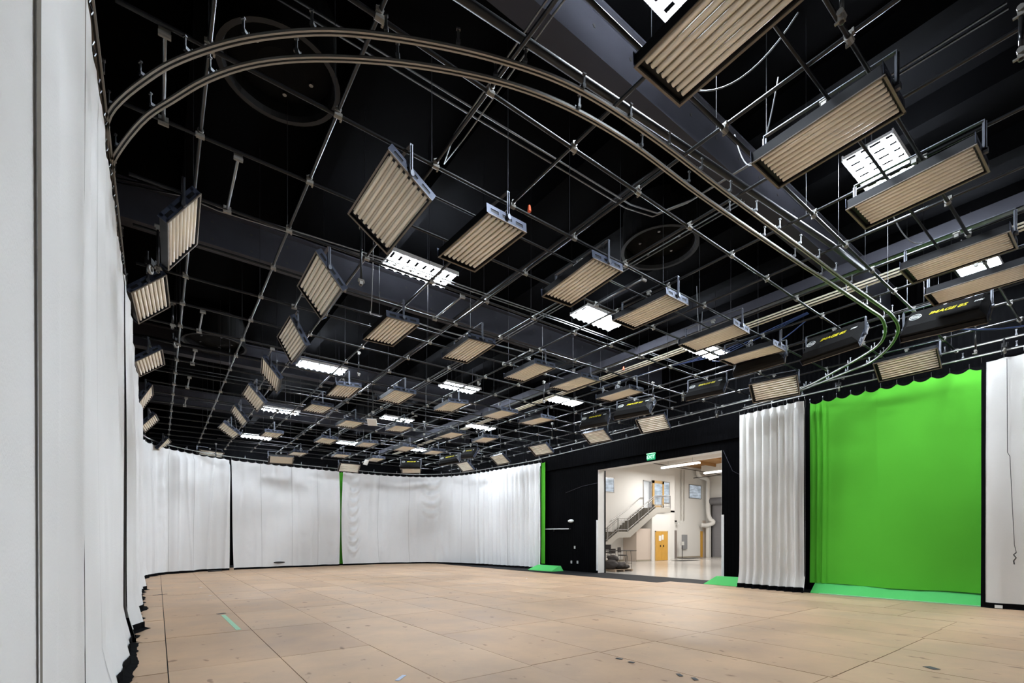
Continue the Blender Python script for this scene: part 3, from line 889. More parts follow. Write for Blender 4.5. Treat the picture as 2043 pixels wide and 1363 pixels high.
FRAME = fr.mesh('face_frame', M['frame'])
fr = MB()
for k in range(40): fr.box((-LL / 2 + .04 + k * (LL - .08) / 39, WW / 2 + .001, .035), (.012, .006, .02))
VENTS = fr.mesh('vent_slots', M['frame'])
yk = MB()
yk.bar((-LL / 2 - .02, 0, .05), (-LL / 2 - .02, 0, .33), .04, .006, up=(0, 1, 0)); yk.bar((LL / 2 + .02, 0, .05), (LL / 2 + .02, 0, .33), .04, .006, up=(0, 1, 0))
yk.box((-LL / 2 - .02, 0, .19), (.008, .04, .30)); yk.box((LL / 2 + .02, 0, .19), (.008, .04, .30))
yk.box((0, 0, .34), (LL + .05, .045, .008))
yk.tube([(-LL / 2 - .05, 0, .06), (-LL / 2 - .01, 0, .06)], .03, 8); yk.tube([(LL / 2 + .05, 0, .06), (LL / 2 + .01, 0, .06)], .03, 8)
YOKE = yk.mesh('yoke', M['yoke'])
pl = MB(); pl.tube([(0, 0, 0), (0, 0, 1)], .018, 8)
POLE = pl.mesh('pole', M['pipe'], smooth=True)
jc = MB()
jc.box((0, 0, 0), (.05, .045, .07)); jc.box((.035, 0, .015), (.035, .02, .03)); jc.tube([(-.042, 0, .025), (.042, 0, .025)], .027, 8); jc.box((0, .035, -.02), (.02, .035, .015))
JC = jc.mesh('pipe_hanger_clamp', M['cast'])
def backcase():
    b = MB()
    x, y = LL / 2, WW / 2
    vs = [(-x, -y, .0), (x, -y, 0), (x, y, 0), (-x, y, 0), (-x, -y, .06), (x, -y, .06), (x, y, .06), (-x, y, .06),
          (-x + .10, -y + .08, .17), (x - .10, -y + .08, .17), (x - .10, y - .08, .17), (-x + .10, y - .08, .17)]
    b.add(vs, [(0, 1, 5, 4), (1, 2, 6, 5), (2, 3, 7, 6), (3, 0, 4, 7), (4, 5, 9, 8), (5, 6, 10, 9), (6, 7, 11, 10), (7, 4, 8, 11), (8, 9, 10, 11)])
    return b.mesh('back_case', M['fabric_back'])
BACKC = backcase()
def text_mesh(body, size, m, shear=.3):
    cu = bpy.data.curves.new('lettering', 'FONT')
    cu.body = body; cu.size = size; cu.shear = shear; cu.align_x = 'CENTER'; cu.align_y = 'CENTER'; cu.offset = .004; cu.extrude = .002
    o = bpy.data.objects.new('tmp', cu); COL.objects.link(o)
    dg = bpy.context.evaluated_depsgraph_get()
    me = bpy.data.meshes.new_from_object(o.evaluated_get(dg))
    me.materials.clear(); me.materials.append(m)
    bpy.data.objects.remove(o)
    return me
T_IMG = text_mesh('IMAGE 85', .125, M['yellow'])
T_SUB = text_mesh('DMX', .05, M['logo_white'])
lg = MB()
for k in range(3): lg.box((0, -.035 + k * .035, 0), (.16 - .02 * (k == 1), .014, .003))
lg.lathe([(.085, -.001), (.085, .002), (.097, .002), (.097, -.001)], n=20)
LOGO = lg.mesh('logo', M['logo_white'])

def bank_light(p, label, group, bare=False):
    x, y, z, ps, th, ro, kind = p
    k_ = 1.0
    if kind != 'f':
        zt = 5.90 if kind == 't' else 5.94
        k_ = min(1.0, (zt - 1.61) / (z - 1.61))
        x, y, z = x * k_, y * k_, 1.61 + (z - 1.61) * k_
    root = empty('bank_light', (x, y, z))
    root.scale = (k_, k_, k_)
    tag(root, label, 'studio light', group)
    # base frame: long axis to -Y
    root.rotation_euler = (0, 0, ps - PI / 2)
    if kind == 'b': th += PI
    TH = Matrix.Rotation(ro, 4, 'Y') @ Matrix.Rotation(th, 4, 'X')
    def part(nm, me, par=root, mtx=TH, off=(0, 0, 0)):
        o = bpy.data.objects.new(nm, me); COL.objects.link(o); o.parent = par
        o.matrix_basis = mtx @ Matrix.Translation(off)
        return o
    I4 = Matrix.Identity(4)
    h = part('housing', HOUSE)
    for sx in (-1, 1): part('end_plate', EPL, h, I4, (sx * (LL / 2 + .004), 0, 0))
    r = part('reflector', REFL)
    for k in range(8):
        part('tube', TB, r, I4, (0, -WW / 2 + .02 + (WW - .04) * (k + .5) / 8, .010))
    part('face_frame', FRAME)
    if kind == 'f': part('vent_slots', VENTS, h, I4)
    if kind == 'b':
        b = part('back_case', BACKC, off=(0, 0, .08))
        t = part('lettering', T_IMG, b, I4, (.05, .03, .175)); part('lettering', T_SUB, b, I4, (.47, .06, .175))
        part('logo', LOGO, b, I4, (-.42, .03, .174)); 
    if not bare:
        yo = part('yoke', YOKE, mtx=I4)
        top = .43 / k_
        yo.scale = (1, 1, top / .34)
        part('pipe_hanger_clamp', JC, mtx=I4, off=(0, 0, top - .06))
    return root

rows = {}
extra = {'A1': (3.83, 2.20, 5.96, 0, .03, -.03, 'f'), 'A4': (9.93, 1.81, 5.96, .01, .02, 0, 'f'), 'A5': (11.25, 1.80, 5.96, .02, .02, 0, 'f')}
LIGHTS.update(extra)
side_left, diag, back_row, side_right, backs, flats = [], [], [], [], [], []
for k, p in LIGHTS.items():
    x, y, z, ps, th, ro, kd = p
    if kd == 'f': flats.append(p)
    elif kd == 'b': backs.append(p)
    elif y > 26.5 and x > 1.5 and x < 14: back_row.append(p)
    elif x < 1.0: side_left.append(p)
    elif x < 4: diag.append(p)
    else: side_right.append(p)
flats.sort(key=lambda p: (round((p[1] - 2) / 3.95), p[0]))
names_row = ['nearest', 'second', 'third', 'fourth', 'fifth', 'sixth', 'farthest']
byrow = {}
for p in flats: byrow.setdefault(min(6, max(0, round((p[1] - 2) / 3.95))), []).append(p)
for rk, lst in byrow.items():
    for n_, p in enumerate(lst):
        pos = 'leftmost' if n_ == 0 else ('rightmost' if n_ == len(lst) - 1 else ORD[n_] + ' from left')
        bank_light(p, f'flat hanging bank light with beige tubes, {pos} of the {names_row[rk]} row', 'flat bank lights in rows')
for lst, gname, desc in ((side_left, 'bank lights beside the left curtain', 'bank light turned inward beside the left curtain'),
                         (diag, 'tilted bank lights facing the left curtain', 'bank light tilted steeply toward the left curtain'),
                         (side_right, 'tilted bank lights along the right side', 'tilted bank light along the right side')):
    lst.sort(key=lambda p: p[1])
    for n_, p in enumerate(lst):
        pos = 'nearest the camera' if n_ == 0 else ('farthest from the camera' if n_ == len(lst) - 1 else ORD[n_] + ' from the camera')
        bank_light(p, f'{desc}, {pos}', gname)
back_row.sort(key=lambda p: p[0])
for n_, p in enumerate(back_row): bank_light(p, f'tilted bank light above the far curtain, {ORD[n_]} from the left', 'bank lights above the far curtain')
backs.sort(key=lambda p: p[1] + p[0] * .01)
for n_, p in enumerate(backs): bank_light(p, f'black bank light seen from behind, yellow lettering, {ORD[n_]} going away from the camera', 'bank lights turned to the right wall')

# ------------------------------------------------------------------ cable coils and small rigging
def coil_mesh(seed, m):
    r_ = random.Random(seed)
    b = MB()
    for k in range(5):
        R_ = .085 + r_.uniform(-.025, .02); ax = r_.uniform(0, PI); cx, cz = r_.uniform(-.03, .03), -.14 + r_.uniform(-.03, .03)
        pts = []
        for i in range(15):
            a = 2 * PI * i / 14
            pts.append((cx + R_ * math.cos(a) * math.cos(ax), R_ * math.cos(a) * math.sin(ax), cz + R_ * 1.25 * math.sin(a)))
        b.tube(pts, .0065, 5, cap=False)
    b.tube([(0, 0, .05), (.04, .02, -.08), (-.06, .05, -.20), (.07, .02, -.27), (.16, -.04, -.24)], .0065, 5)
    b.tube([(.02, 0, .05), (-.09, 0, -.05), (-.16, .03, -.17), (-.10, .06, -.26)], .0065, 5)
    return b.mesh('cable_coil', m, smooth=True)
CO = [coil_mesh(1, M['cable']), coil_mesh(2, M['cable_black']), coil_mesh(3, M['cable'])]
CP = coil_mesh(4, M['cable_blue'])
spots = []
for rk in range(7):
    for n_, p in enumerate(byrow.get(rk, [])):
        spots.append((p, rk, n_))
for n_, (p, rk, q) in enumerate(spots):
    if n_ % 3 == 1: continue
    me = CO[n_ % 3]
    if rk == 3 and q == 3: me = CP
    colr = {CO[0]: 'grey', CO[2]: 'light grey', CO[1]: 'black'}.get(me, 'blue')
    o = put('cable_coil', me, loc=(p[0] + (.16, -.12, .2)[q % 3], p[1] - .03, GZ - .06), rot=(0, 0, n_ * .7))
    o.scale = (.8, .8, .62)
    pos = 'leftmost' if q == 0 else ORD[q]
    tag(o, f'{colr} cable coil above the {pos} bank light of the {names_row[rk]} row', 'cable', 'cable coils tied to the grid')
# drop pipes
drops = [(4.56, 1.54, 5.9), (6.2, .7, 5.9), (5.23, 14.1, 5.41), (4.08, 12.0, 5.74), (.235, 11.7, 5.83), (.0, 8.98, 5.65), (2.45, 7.1, 5.43), (14.07, 2.26, 5.58), (6.1, 20.4, 5.71), (8.6, 17.5, 5.79), (13.75, 21.2, 5.7), (15.1, 26.8, 5.6),
         (2.3, 27.6, 5.7), (9.3, 10.9, 5.7), (12.0, 9.0, 5.8), (12.9, 14.6, 5.7)]
drops.sort(key=lambda q: math.hypot(q[0], q[1]))
for n_, (x, y, z0_) in enumerate(drops):
    r = empty('drop_pipe', (x, y, z0_))
    tag(r, f'vertical drop pipe hanging from the grid, {ORD[n_]} nearest the camera', 'pipe', 'drop pipes hanging from the grid')
    o = put('pole', POLE, r); o.scale = (1, 1, GZ - z0_)
    put('pipe_hanger_clamp', JC, r, loc=(0, 0, GZ - z0_))
    put('pipe_hanger_clamp', JC, r, loc=(0, 0, .05))
# pulleys / small wheels on the tracks
pw = MB(); pw.lathe([(.045, -.02), (.075, -.02), (.08, 0), (.075, .02), (.045, .02), (.04, 0), (.045, -.02)], n=18, axis='y')
PULW = pw.mesh('wheel', M['cast'], smooth=True)
pb = MB(); pb.box((0, 0, .10), (.16, .09, .10)); pb.box((0, .05, .02), (.03, .012, .2)); pb.box((.08, 0, .16), (.06, .1, .05)); pb.tube([(-.09, 0, .1), (-.09, 0, .24)], .018, 6)
PULB = pb.mesh('bracket', M['steel_dark'])
for n_, (x, y, z, a, lb) in enumerate(((15.45, 2.0, 5.92, 0, 'small pulley wheel on the track above the far right curtain'), (15.5, 5.3, 5.90, .3, 'small pulley wheel on the track above the green curtain'),
                                  (15.55, 9.0, 5.92, .2, 'small pulley wheel on the track left of the bunched curtain'), (-.1, 9.7, 6.0, 1.2, 'small pulley wheel beside the nearest light by the left curtain'),
                                  (.35, 14.0, 6.3, .8, 'small pulley wheel hanging left, between left curtain lights'), (14.0, 9.3, 6.3, .5, 'small pulley wheel below the high bay light over the doorway side'),
                                  (8.2, 12.8, 6.6, .5, 'small pulley wheel in the middle of the grid'), (4.5, 12.2, 7.0, .5, 'small pulley wheel under the lit girder on the left'))):
    r = empty('pulley', (x, y, z), a)
    tag(r, lb, 'pulley', 'pulleys on the rigging')
    put('wheel', PULW, r); put('bracket', PULB, r)
# loose hanging cables
def drape(a, b, sag, rad, m, label, name='hanging_cable'):
    a, b = Vector(a), Vector(b)
    pts = [a.lerp(b, t) - Vector((0, 0, sag * 4 * t * (1 - t))) for t in [i / 16 for i in range(17)]]
    return run(pts, rad, m, name, label, 'cable', n=6)
drape((5.35, 2.2, 7.1), (4.9, 3.6, 7.35), .5, .008, M['cable'], 'thin grey cable drooping beside the nearest big bank light')
drape((7.9, .9, 7.3), (9.6, .6, 7.45), .5, .010, M['cable'], 'grey cable drooping at the top right corner')
drape((6.5, 3.5, 7.3), (5.8, 2.6, 7.0), .7, .008, M['cable'], 'grey cable hanging left of the second near bank light')
drape((9.4, 2.6, 7.3), (9.9, 2.2, 6.4), .3, .008, M['cable'], 'grey cable hanging to the fourth near bank light')
drape((10.9, 6.7, 7.3), (9.7, 6.1, 7.3), .9, .007, M['cable'], 'thin grey cable drooping by the rows of bank lights, centre right')
drape((13.2, 5.2, 7.2), (13.9, 8.2, 7.2), .35, .014, M['cable_blue'], 'blue cable bundle drooping beside the right track')
drape((12.6, 2.6, 5.9), (14.2, .6, 6.0), .2, .016, M['cable_blue'], 'blue cable bundle behind the black lettered light, far right')
drape((3.2, 8.6, 7.2), (3.5, 9.6, 6.3), .5, .008, M['cable'], 'white cable loop hanging from the second tilted light')
drape((2.4, 21.5, 6.6), (2.9, 23.2, 6.3), .5, .010, M['cable'], 'white cable loop hanging beside the far tilted lights')
# orange tips
for x, y, z, lb in ((4.45, 5.55, 6.55, 'small orange cable end beside the second row leftmost light'), (4.1, 10.8, 6.5, 'small orange cable end under the large high bay light'), (10.9, 9.2, 6.6, 'small orange cable end near the centre high bay light')):
    tag(MB().lathe([(.001, -.05), (.03, -.04), (.018, .05), (.001, .06)], n=8).build('cable_end', M['orange'], loc=(x, y, z)), lb, 'cable end')

# ------------------------------------------------------------------ things on the black wall
r = empty('exit_sign', (XW - .03, 12.86, 5.19))
tag(r, 'green EXIT sign on the black wall above the doorway', 'sign')
MB().box((0, 0, 0), (.05, .40, .30)).build('sign_box', M['exit_green'], r)
MB().box((-.01, 0, .15), (.08, .42, .09)).build('light_bar', M['exit_lit'], r)
tm = text_mesh('EXIT', .21, M['exit_lit'], 0)
put('lettering', tm, r, loc=(-.028, 0, -.03), rot=(PI / 2, 0, -PI / 2))
r = empty('emergency_light', (XW - .03, 17.83, 2.57))
tag(r, 'small white oval emergency light on the black wall', 'light')
dm = MB().lathe([(.001, -.07), (.08, -.06), (.12, -.02), (.13, .02), (.10, .05), (.001, .05)], n=16, axis='x').build('dome', M['white_plastic'], r, smooth=True); dm.scale = (1, 1.6, .65)
MB().box((.03, 0, 0), (.03, .22, .12)).build('backplate', M['white_plastic'], r)
r = empty('wall_bar', (XW - .08, 18.8, 2.17))
tag(r, 'thin white bar sticking out level on the black wall', 'bar')
MB().bar((0, 1.0, .02), (0, -.9, 0), .035, .035).build('bar', M['white_plastic'], r)
MB().box((.04, .3, -.05), (.04, .03, .12)).build('bracket', M['pipe_dark'], r); MB().box((.0, -.95, 0), (.05, .1, .05)).build('end_cap', M['housing'], r)
for y, z, lb in ((17.56, 1.22, 'upper white outlet plate on the black wall'), (17.8, .46, 'lower left white outlet plate on the black wall'), (17.36, .47, 'lower right white outlet plate on the black wall')):
    r = empty('outlet', (XW - .01, y, z)); tag(r, lb, 'outlet', 'outlets on the black wall')
    MB().box((0, 0, 0), (.02, .09, .14)).build('plate', M['white_plastic'], r)
    MB().box((-.012, 0, .03), (.006, .03, .035)).build('socket', M['dark'], r); MB().box((-.012, 0, -.03), (.006, .03, .035)).build('socket', M['dark'], r)
run([(XW - .03, 9.6, 4.95), (XW - .03, 9.45, 4.6), (XW - .03, 9.25, 4.15), (XW - .03, 9.0, 4.0), (XW - .03, 8.4, 4.1)], .010, M['steel_grey'], 'wall_cable', 'thin cable sagging on the black wall right of the doorway', 'cable', n=6)
run([(XW - .03, 15.99, 4.35), (XW - .03, 17, 4.28), (XW - .03, 18.2, 4.05)], .010, M['steel_grey'], 'wall_cable', 'thin cable on the black wall left of the doorway', 'cable', n=6)
# bits on the stage floor
for x, y, sx, sy, a, c, lb in ((1.13, 10.7, .08, 2.1, .02, (.35, .62, .42), 'worn green tape strip on the floor, left of centre'),
                         (1.10, 12.0, .16, .10, .4, (.05, .045, .04), 'dark scrap at a sheet corner on the left floor'),
                         (.05, 17.2, .35, .08, .3, (.03, .03, .03), 'dark scrap on the floor beside the left curtain'),
                         (2.25, 5.18, .05, .22, -.8, (.55, .62, .75), 'pale blue tape scrap on the near floor'),
                         (1.2, 16.0, .06, .16, .3, (.7, .65, .62), 'white tape scrap on the floor, upper left'),
                         (1.15, 19.0, .07, .18, .3, (.7, .65, .62), 'farther white tape scrap on the floor, upper left'),
                         (4.94, 3.33, .05, .10, -.6, (.05, .05, .05), 'left dark tape dash on the near floor'),
                         (4.94, 3.13, .05, .10, -.6, (.05, .05, .05), 'right dark tape dash on the near floor'),
                         (7.73, 1.64, .10, .14, -.6, (.05, .05, .05), 'dark tape patch at the lower right of the floor'),
                         (4.97, 4.27, .05, .09, .3, (.05, .05, .05), 'left of two small dark scraps farther back on the near floor'),
                         (4.95, 4.05, .05, .08, .2, (.05, .05, .05), 'right of two small dark scraps farther back on the near floor'),
                         (12.2, 15.4, .06, .4, -.7, (.66, .60, .55), 'pale tape strip on the floor before the doorway')):
    tag(MB().box((0, 0, 0), (sx, sy, .003)).build('floor_tape', mat('tape', c, .7), loc=(x, y, .0145), rot=(0, 0, a)), lb, 'tape')
run([(14.9, 20.2, .03), (15.2, 19.0, .03)], .02, M['dark'], 'floor_stick', 'dark stick lying on the floor by the far right curtain', 'stick')
run([(15.2, 18.6, .03), (15.45, 17.3, .03)], .02, M['dark'], 'floor_stick', 'dark stick lying on the floor before the far green ramp', 'stick')
run([(2.0, 27.9, .04), (2.6, 28.2, .04)], .035, M['dark'], 'floor_stick', 'short dark bar lying at the foot of the far left curtain', 'stick')
tag(MB().lathe([(.001, .0), (.14, .0), (.15, .02), (.10, .05), (.001, .06)], n=14).build('dark_opening', M['dark'], loc=(5.5, 29.42, .33), rot=(PI / 2, 0, 0)), 'small dark oval opening low in the far curtain', 'opening').scale = (2.0, .35, 1)

# ------------------------------------------------------------------ hall beyond the doorway
struct('wall_hall_back', MB().span((XW + .5, 25.0, 0), (44, 25.3, 8.2)), M['hall_wall'])
hw = MB().span((XW + .5, 24.0, 0), (30.75, 24.9, 8.2)).span((31.78, 24.0, 4.0), (33.1, 24.9, 8.2)).span((30.75, 24.0, 6.28), (31.8, 24.9, 8.2)).span((30.75, 24.0, 0), (31.8, 24.9, 4.05))
hw.span((33.1, 24.0, 6.4), (34.2, 24.9, 8.2)).span((33.1, 24.0, 4.0), (34.2, 24.9, 4.6)).span((34.2, 24.0, 3.9), (34.9, 24.9, 8.2)).span((31.78, 24.0, 0), (34.9, 24.9, 4.05))
struct('wall_hall_stair', hw, M['hall_wall'])
struct('wall_hall_side', MB().span((41.3, 0, 0), (41.5, 25, 8.2)), M['hall_wall'])
struct('wall_hall_near', MB().span((XW + .5, 3.0, 0), (44, 3.2, 8.2)), M['hall_wall'])
struct('wall_hall_studio', MB().span((XW + .505, 3.2, 0), (XW + .56, DY0 - .02, 8.2)).span((XW + .505, DY1 + .02, 0), (XW + .56, 24, 8.2)).span((XW + .505, DY0, DZ + .02), (XW + .56, DY1, 8.2)), M['hall_wall'])
struct('ceiling', MB().span((XW + .5, 3, 8.2), (44, 25.3, 8.4)), M['deck_wood'])
# closet box under the landing
struct('wall_closet', MB().span((30.03, 22.62, 0), (32.36, 24.02, 3.66)), M['hall_wall'])
struct('wall_closet', MB().span((28.38, 22.75, 0), (30.03, 24.02, 2.45)), M['hall_shade'])
bb = MB().span((XW + .6, 23.97, 0), (28.38, 24.0, .11)).span((28.38, 22.72, 0), (30.03, 22.75, .11)).span((32.4, 24.97, 0), (41.2, 25.0, .11)).span((34.9, 24.97, 0), (35.6, 25, .11))
struct('baseboard_hall', bb, M['hall_base'])
# glulam beams and joists under the hall ceiling
for k, x in enumerate((21, 27, 33, 39)):
    struct('hall_beam', MB().span((x - .12, 3.2, 7.65), (x + .12, 24, 8.2)), M['hall_wall'])
for k in range(9):
    struct('hall_joist', MB().span((XW + .6, 5 + k * 2.2, 7.95), (41.2, 5.1 + k * 2.2, 8.2)), M['deck_wood'])
run([(24.0, 21.5, 7.35), (24.3, 13, 7.35)], .16, M['brown_dark'], 'hall_duct', 'dark round duct under the hall ceiling', 'duct', n=14)
run([(26.0, 22.8, 7.5), (40.8, 22.2, 7.2)], .03, M['brown_dark'], 'hall_pipe', 'long thin brown pipe crossing under the hall ceiling', 'pipe')
run([(36.9, 23.5, 6.9), (36.9, 14, 6.9)], .03, M['brown_dark'], 'hall_pipe', 'thin brown pipe under the far hall strip light', 'pipe')
# strip lights
for x, y0, y1, lb in ((30.4, 18.9, 22.0, 'long bright strip light in the hall, left one'), (35.6, 17.0, 21.7, 'long bright strip light in the hall, right one'), (21.8, 10, 17, 'unseen hall strip light added behind the doorway wall to brighten the stairs'), (36.0, 8, 12, 'hall strip light hidden further right')):  # strip nearest the studio is added out of view to light under the stairs
    r = empty('strip_light', (x, (y0 + y1) / 2, 7.0)); tag(r, lb, 'strip light', 'strip lights in the hall')
    MB().box((0, 0, 0), (.22, y1 - y0, .10)).build('diffuser', M['strip'], r)
    MB().box((0, 0, .07), (.12, y1 - y0, .05)).build('channel', M['white_plastic'], r)
    MB().tube([(0, -1, .08), (0, -1, 1.1)], .008, 5).build('suspension', M['galv'], r); MB().tube([(0, 1, .08), (0, 1, 1.1)], .008, 5).build('suspension', M['galv'], r)
    ld = bpy.data.lights.new('strip_lamp', 'AREA'); ld.shape = 'RECTANGLE'; ld.size = .25; ld.size_y = y1 - y0; ld.energy = HALL * (2.2 if x < 23 else 1.0); ld.color = (1.0, .985, .96)
    lo = bpy.data.objects.new('strip_lamp', ld); COL.objects.link(lo); lo.parent = r; lo.location = (0, 0, -.06)
# windows
def window(name, x0, x1, z0, z1, y, m, frame='rail_steel'):
    r = empty(name, ((x0 + x1) / 2, y, z0)); tag(r, kind='structure')
    w2, hh = (x1 - x0) / 2, z1 - z0
    f = MB().span((-w2, -.04, 0), (w2, .02, .05)).span((-w2, -.04, hh - .05), (w2, .02, hh)).span((-w2, -.04, 0), (-w2 + .05, .02, hh)).span((w2 - .05, -.04, 0), (w2, .02, hh))
    f.build('window_frame', M[frame], r)
    MB().span((-w2 + .05, -.012, .05), (w2 - .05, .0, hh - .05)).build('window_pane', m, r)
    return r
window('window_1', 25.2, 27.32, 5.12, 6.23, 23.98, M['office_glow_glass'])
window('window_2', 33.15, 34.15, 4.62, 6.38, 23.98, M['office_glow_glass'])
window('window_3', 38.49, 40.41, 5.36, 6.62, 24.98, M['office_glow_glass'])
# upper doorway: glowing panel put in for the lit office beyond, open wooden glazed door
struct('office_glow', MB().span((30.76, 24.80, 4.06), (31.79, 24.86, 6.27)), M['room_glow'])
struct('trim_5', MB().span((30.72, 23.95, 4.05), (30.80, 24.2, 6.33)).span((31.74, 23.95, 4.05), (31.82, 24.2, 6.33)).span((30.72, 23.95, 6.25), (31.82, 24.2, 6.33)), M['rail_steel'])
r = empty('door_1', (31.86, 23.93, 4.1)); tag(r, kind='structure')
d = MB().span((0, -.03, 0), (.22, .03, 2.28)).span((1.28, -.03, 0), (1.5, .03, 2.28)).span((0, -.03, 2.06), (1.5, .03, 2.28)).span((0, -.03, 0), (1.5, .03, .34))
d.build('door_leaf', M['wood_frame'], r)
MB().span((.22, -.01, .34), (1.28, .01, 2.06)).build('door_glass', M['office_glow_glass'], r)
MB().box((1.22, -.06, 1.0), (.05, .06, .16)).build('door_handle', M['dark'], r)
r.scale = (.98, 1, 1)
# yellow double door with notices
r = empty('door_2', (31.18, 22.6, 0)); tag(r, kind='structure')
for sx in (-1, 1):
    leaf = MB().span((sx * .008, -.03, .01), (sx * .70, .0, 2.20)).build('door_leaf', M['wood_door'], r)
    MB().box((sx * .20, -.06, 1.12), (.05, .05, .16)).build('door_handle', M['dark'], leaf)
MB().span((-.79, -.025, 0), (-.71, .01, 2.28)).span((.71, -.025, 0), (.79, .01, 2.28)).span((-.79, -.025, 2.2), (.79, .01, 2.28)).build('door_frame', M['wood_frame'], r)
for x, z, w_, lb in ((30.95, 1.72, .30, 'lower left paper notice on the yellow door'), (31.28, 1.80, .24, 'upper right paper notice on the yellow door')):
    tag(MB().box((0, 0, 0), (w_, .006, .40)).build('paper_notice', M['paper'], loc=(x, 22.56, z)), lb, 'notice')
# dark doorway, side door, roll-up door
r = empty('door_3', (36.05, 24.98, 0)); tag(r, kind='structure')
MB().span((-.28, -.02, 0), (.06, .0, 2.40)).build('dark_opening', M['dark'], r)
MB().span((.06, -.22, 0), (.32, .0, 2.42)).build('door_leaf', mat('door_taupe', (.27, .23, .21), .6), r)
r = empty('door_4', (40.65, 24.97, 0)); tag(r, kind='structure')
MB().span((-.35, -.03, 0), (.0, .0, 2.40)).build('door_leaf', M['wood_door'], r); MB().span((0, -.03, 0), (.5, .0, 3.4)).build('recess', M['hall_shade'], r)
r = empty('door_5', (41.25, 22.4, 0)); tag(r, kind='structure')
sm = MB()
for k in range(46): sm.box((0, 0, .1 + k * .11), (.03 + .02 * (k % 2), 3.9, .108))
sm.build('shutter', M['shutter'], r)
MB().tube([(-.25, -1.95, 5.15), (-.25, 1.95, 5.15)], .33, 20).build('shutter_drum', M['shutter'], r, smooth=True)
MB().box((-.05, 1.98, 2.55), (.14, .10, 5.1)).build('shutter_guide', M['dark'], r)
# big white duct with elbows
pts = chaikin([(39.3, 24.6, 7.9), (39.3, 24.55, 7.35), (40.9, 24.5, 7.25), (40.75, 24.5, 6.6), (40.75, 24.5, 3.6), (41.0, 23.9, 3.2), (40.5, 24.4, 2.9), (39.9, 24.6, 2.95)], 2)
tag(MB().tube(pts, .19, 14).build('hall_duct', M['hall_wall'], smooth=True), 'large white painted duct with elbows in the hall corner', 'duct')
tag(MB().span((40.62, 24.3, 0), (40.95, 24.6, 2.9)).build('corner_post', M['white_paint']), 'white post below the painted duct in the hall', 'post')
for x, lb in ((37.2, 'left thin white pipe on the hall wall'), (37.65, 'right thin white pipe on the hall wall')):
    tag(MB().tube([(x, 24.9, 7.8), (x, 24.9, 3.3)], .035, 8).build('wall_pipe', M['stair_paint']), lb, 'pipe')
tag(MB().span((37.4, 24.88, .75), (38.1, 24.995, 2.06)).build('electrical_panel', M['panel_grey']), 'grey electrical panel on the hall wall', 'panel')
r = empty('sanitizer_stand', (36.75, 24.5, 0)); tag(r, 'white hand sanitizer stand in front of the grey panel', 'stand')
MB().tube([(0, 0, .02), (0, 0, 1.15)], .03, 8).build('pole', M['dark'], r); MB().box((0, 0, 1.28), (.28, .2, .32)).build('dispenser', M['white_plastic'], r)
MB().lathe([(.001, .0), (.4, .0), (.42, .02), (.001, .04)], n=20).build('base', M['dark'], r)
r = empty('ceiling_camera', (26.6, 23.5, 7.05)); tag(r, 'small white dome camera high on the hall wall', 'camera')
MB().lathe([(.001, -.12), (.09, -.1), (.12, .0), (.12, .06), (.001, .06)], n=14).build('dome', M['white_plastic'], r, smooth=True)
MB().bar((0, 0, .05), (0, .5, .05), .06, .06).build('arm', M['white_plastic'], r)
r = empty('wall_horn', (36.6, 24.8, 3.1)); tag(r, 'small grey and white horn fixture on the hall wall', 'fixture')
MB().box((-.35, 0, .12), (.14, .14, .14)).build('head', M['dark'], r); MB().lathe([(.05, 0), (.16, -.16), (.001, -.10)], n=14).build('bell', M['white_plastic'], r); MB().bar((-.3, 0, .12), (.6, 0, .12), .04, .04).build('arm', M['white_plastic'], r)
for x, y, a, b, lb in ((32.7, 21.5, 2.4, .9, 'dark floor mat in front of the yellow door'), (37.2, 23.8, 2.6, .9, 'dark floor mat under the sanitizer stand')):
    tag(MB().box((0, 0, 0), (a, b, .012)).build('floor_mat', M['dark'], loc=(x, y, .006)), lb, 'mat')
tag(MB().box((0, 0, 0), (.22, .10, .34)).build('wall_box', M['white_plastic'], loc=(26.9, 23.93, 1.35)), 'small white box on the hall wall above the table', 'box')
# stair
r = empty('staircase', (28.8, 22.6, 0)); tag(r, 'grey staircase rising to an upper landing in the hall', 'staircase')
ox, oy = 28.8, 22.6
def poly_yz(pts, y0, y1):
    n = len(pts)
    vs = [(x - ox, y0 - oy, z) for x, z in pts] + [(x - ox, y1 - oy, z) for x, z in pts]
    return MB().add(vs, [tuple(range(n)), tuple(range(2 * n - 1, n - 1, -1))] + [(i, (i + 1) % n, (i + 1) % n + n, i + n) for i in range(n)])
sl = [(22.4, .0), (26.14, 2.17), (27.2, 2.18), (30.55, 4.09), (32.3, 4.11), (32.3, 3.72), (30.6, 3.66), (27.44, 1.78), (26.17, 1.74), (23.1, .0)]
poly_yz(sl, 22.56, 22.62).build('stringer', M['stair_paint'], r)
poly_yz(sl, 23.9, 23.96).build('stringer', M['stair_paint'], r)
sof = [(26.17, 1.74), (27.44, 1.78), (30.6, 3.66), (32.3, 3.72), (32.3, 3.76), (30.6, 3.71), (27.44, 1.83), (26.17, 1.79), (23.1, .02), (23.0, .0)]
poly_yz(sof, 22.6, 23.95).build('soffit', M['hall_wall'], r)
tr_ = MB()
for k in range(13):
    x = 22.55 + k * .277; z = .167 * (k + 1)
    tr_.span((x - ox, 22.62 - oy, z - .167), (x + .02 - ox, 23.9 - oy, z)); tr_.span((x - ox, 22.62 - oy, z - .03), (x + .30 - ox, 23.9 - oy, z))
for k in range(11):
    x = 27.25 + k * .30; z = 2.18 + .172 * (k + 1)
    tr_.span((x - ox, 22.62 - oy, z - .172), (x + .02 - ox, 23.9 - oy, z)); tr_.span((x - ox, 22.62 - oy, z - .03), (x + .32 - ox, 23.9 - oy, z))
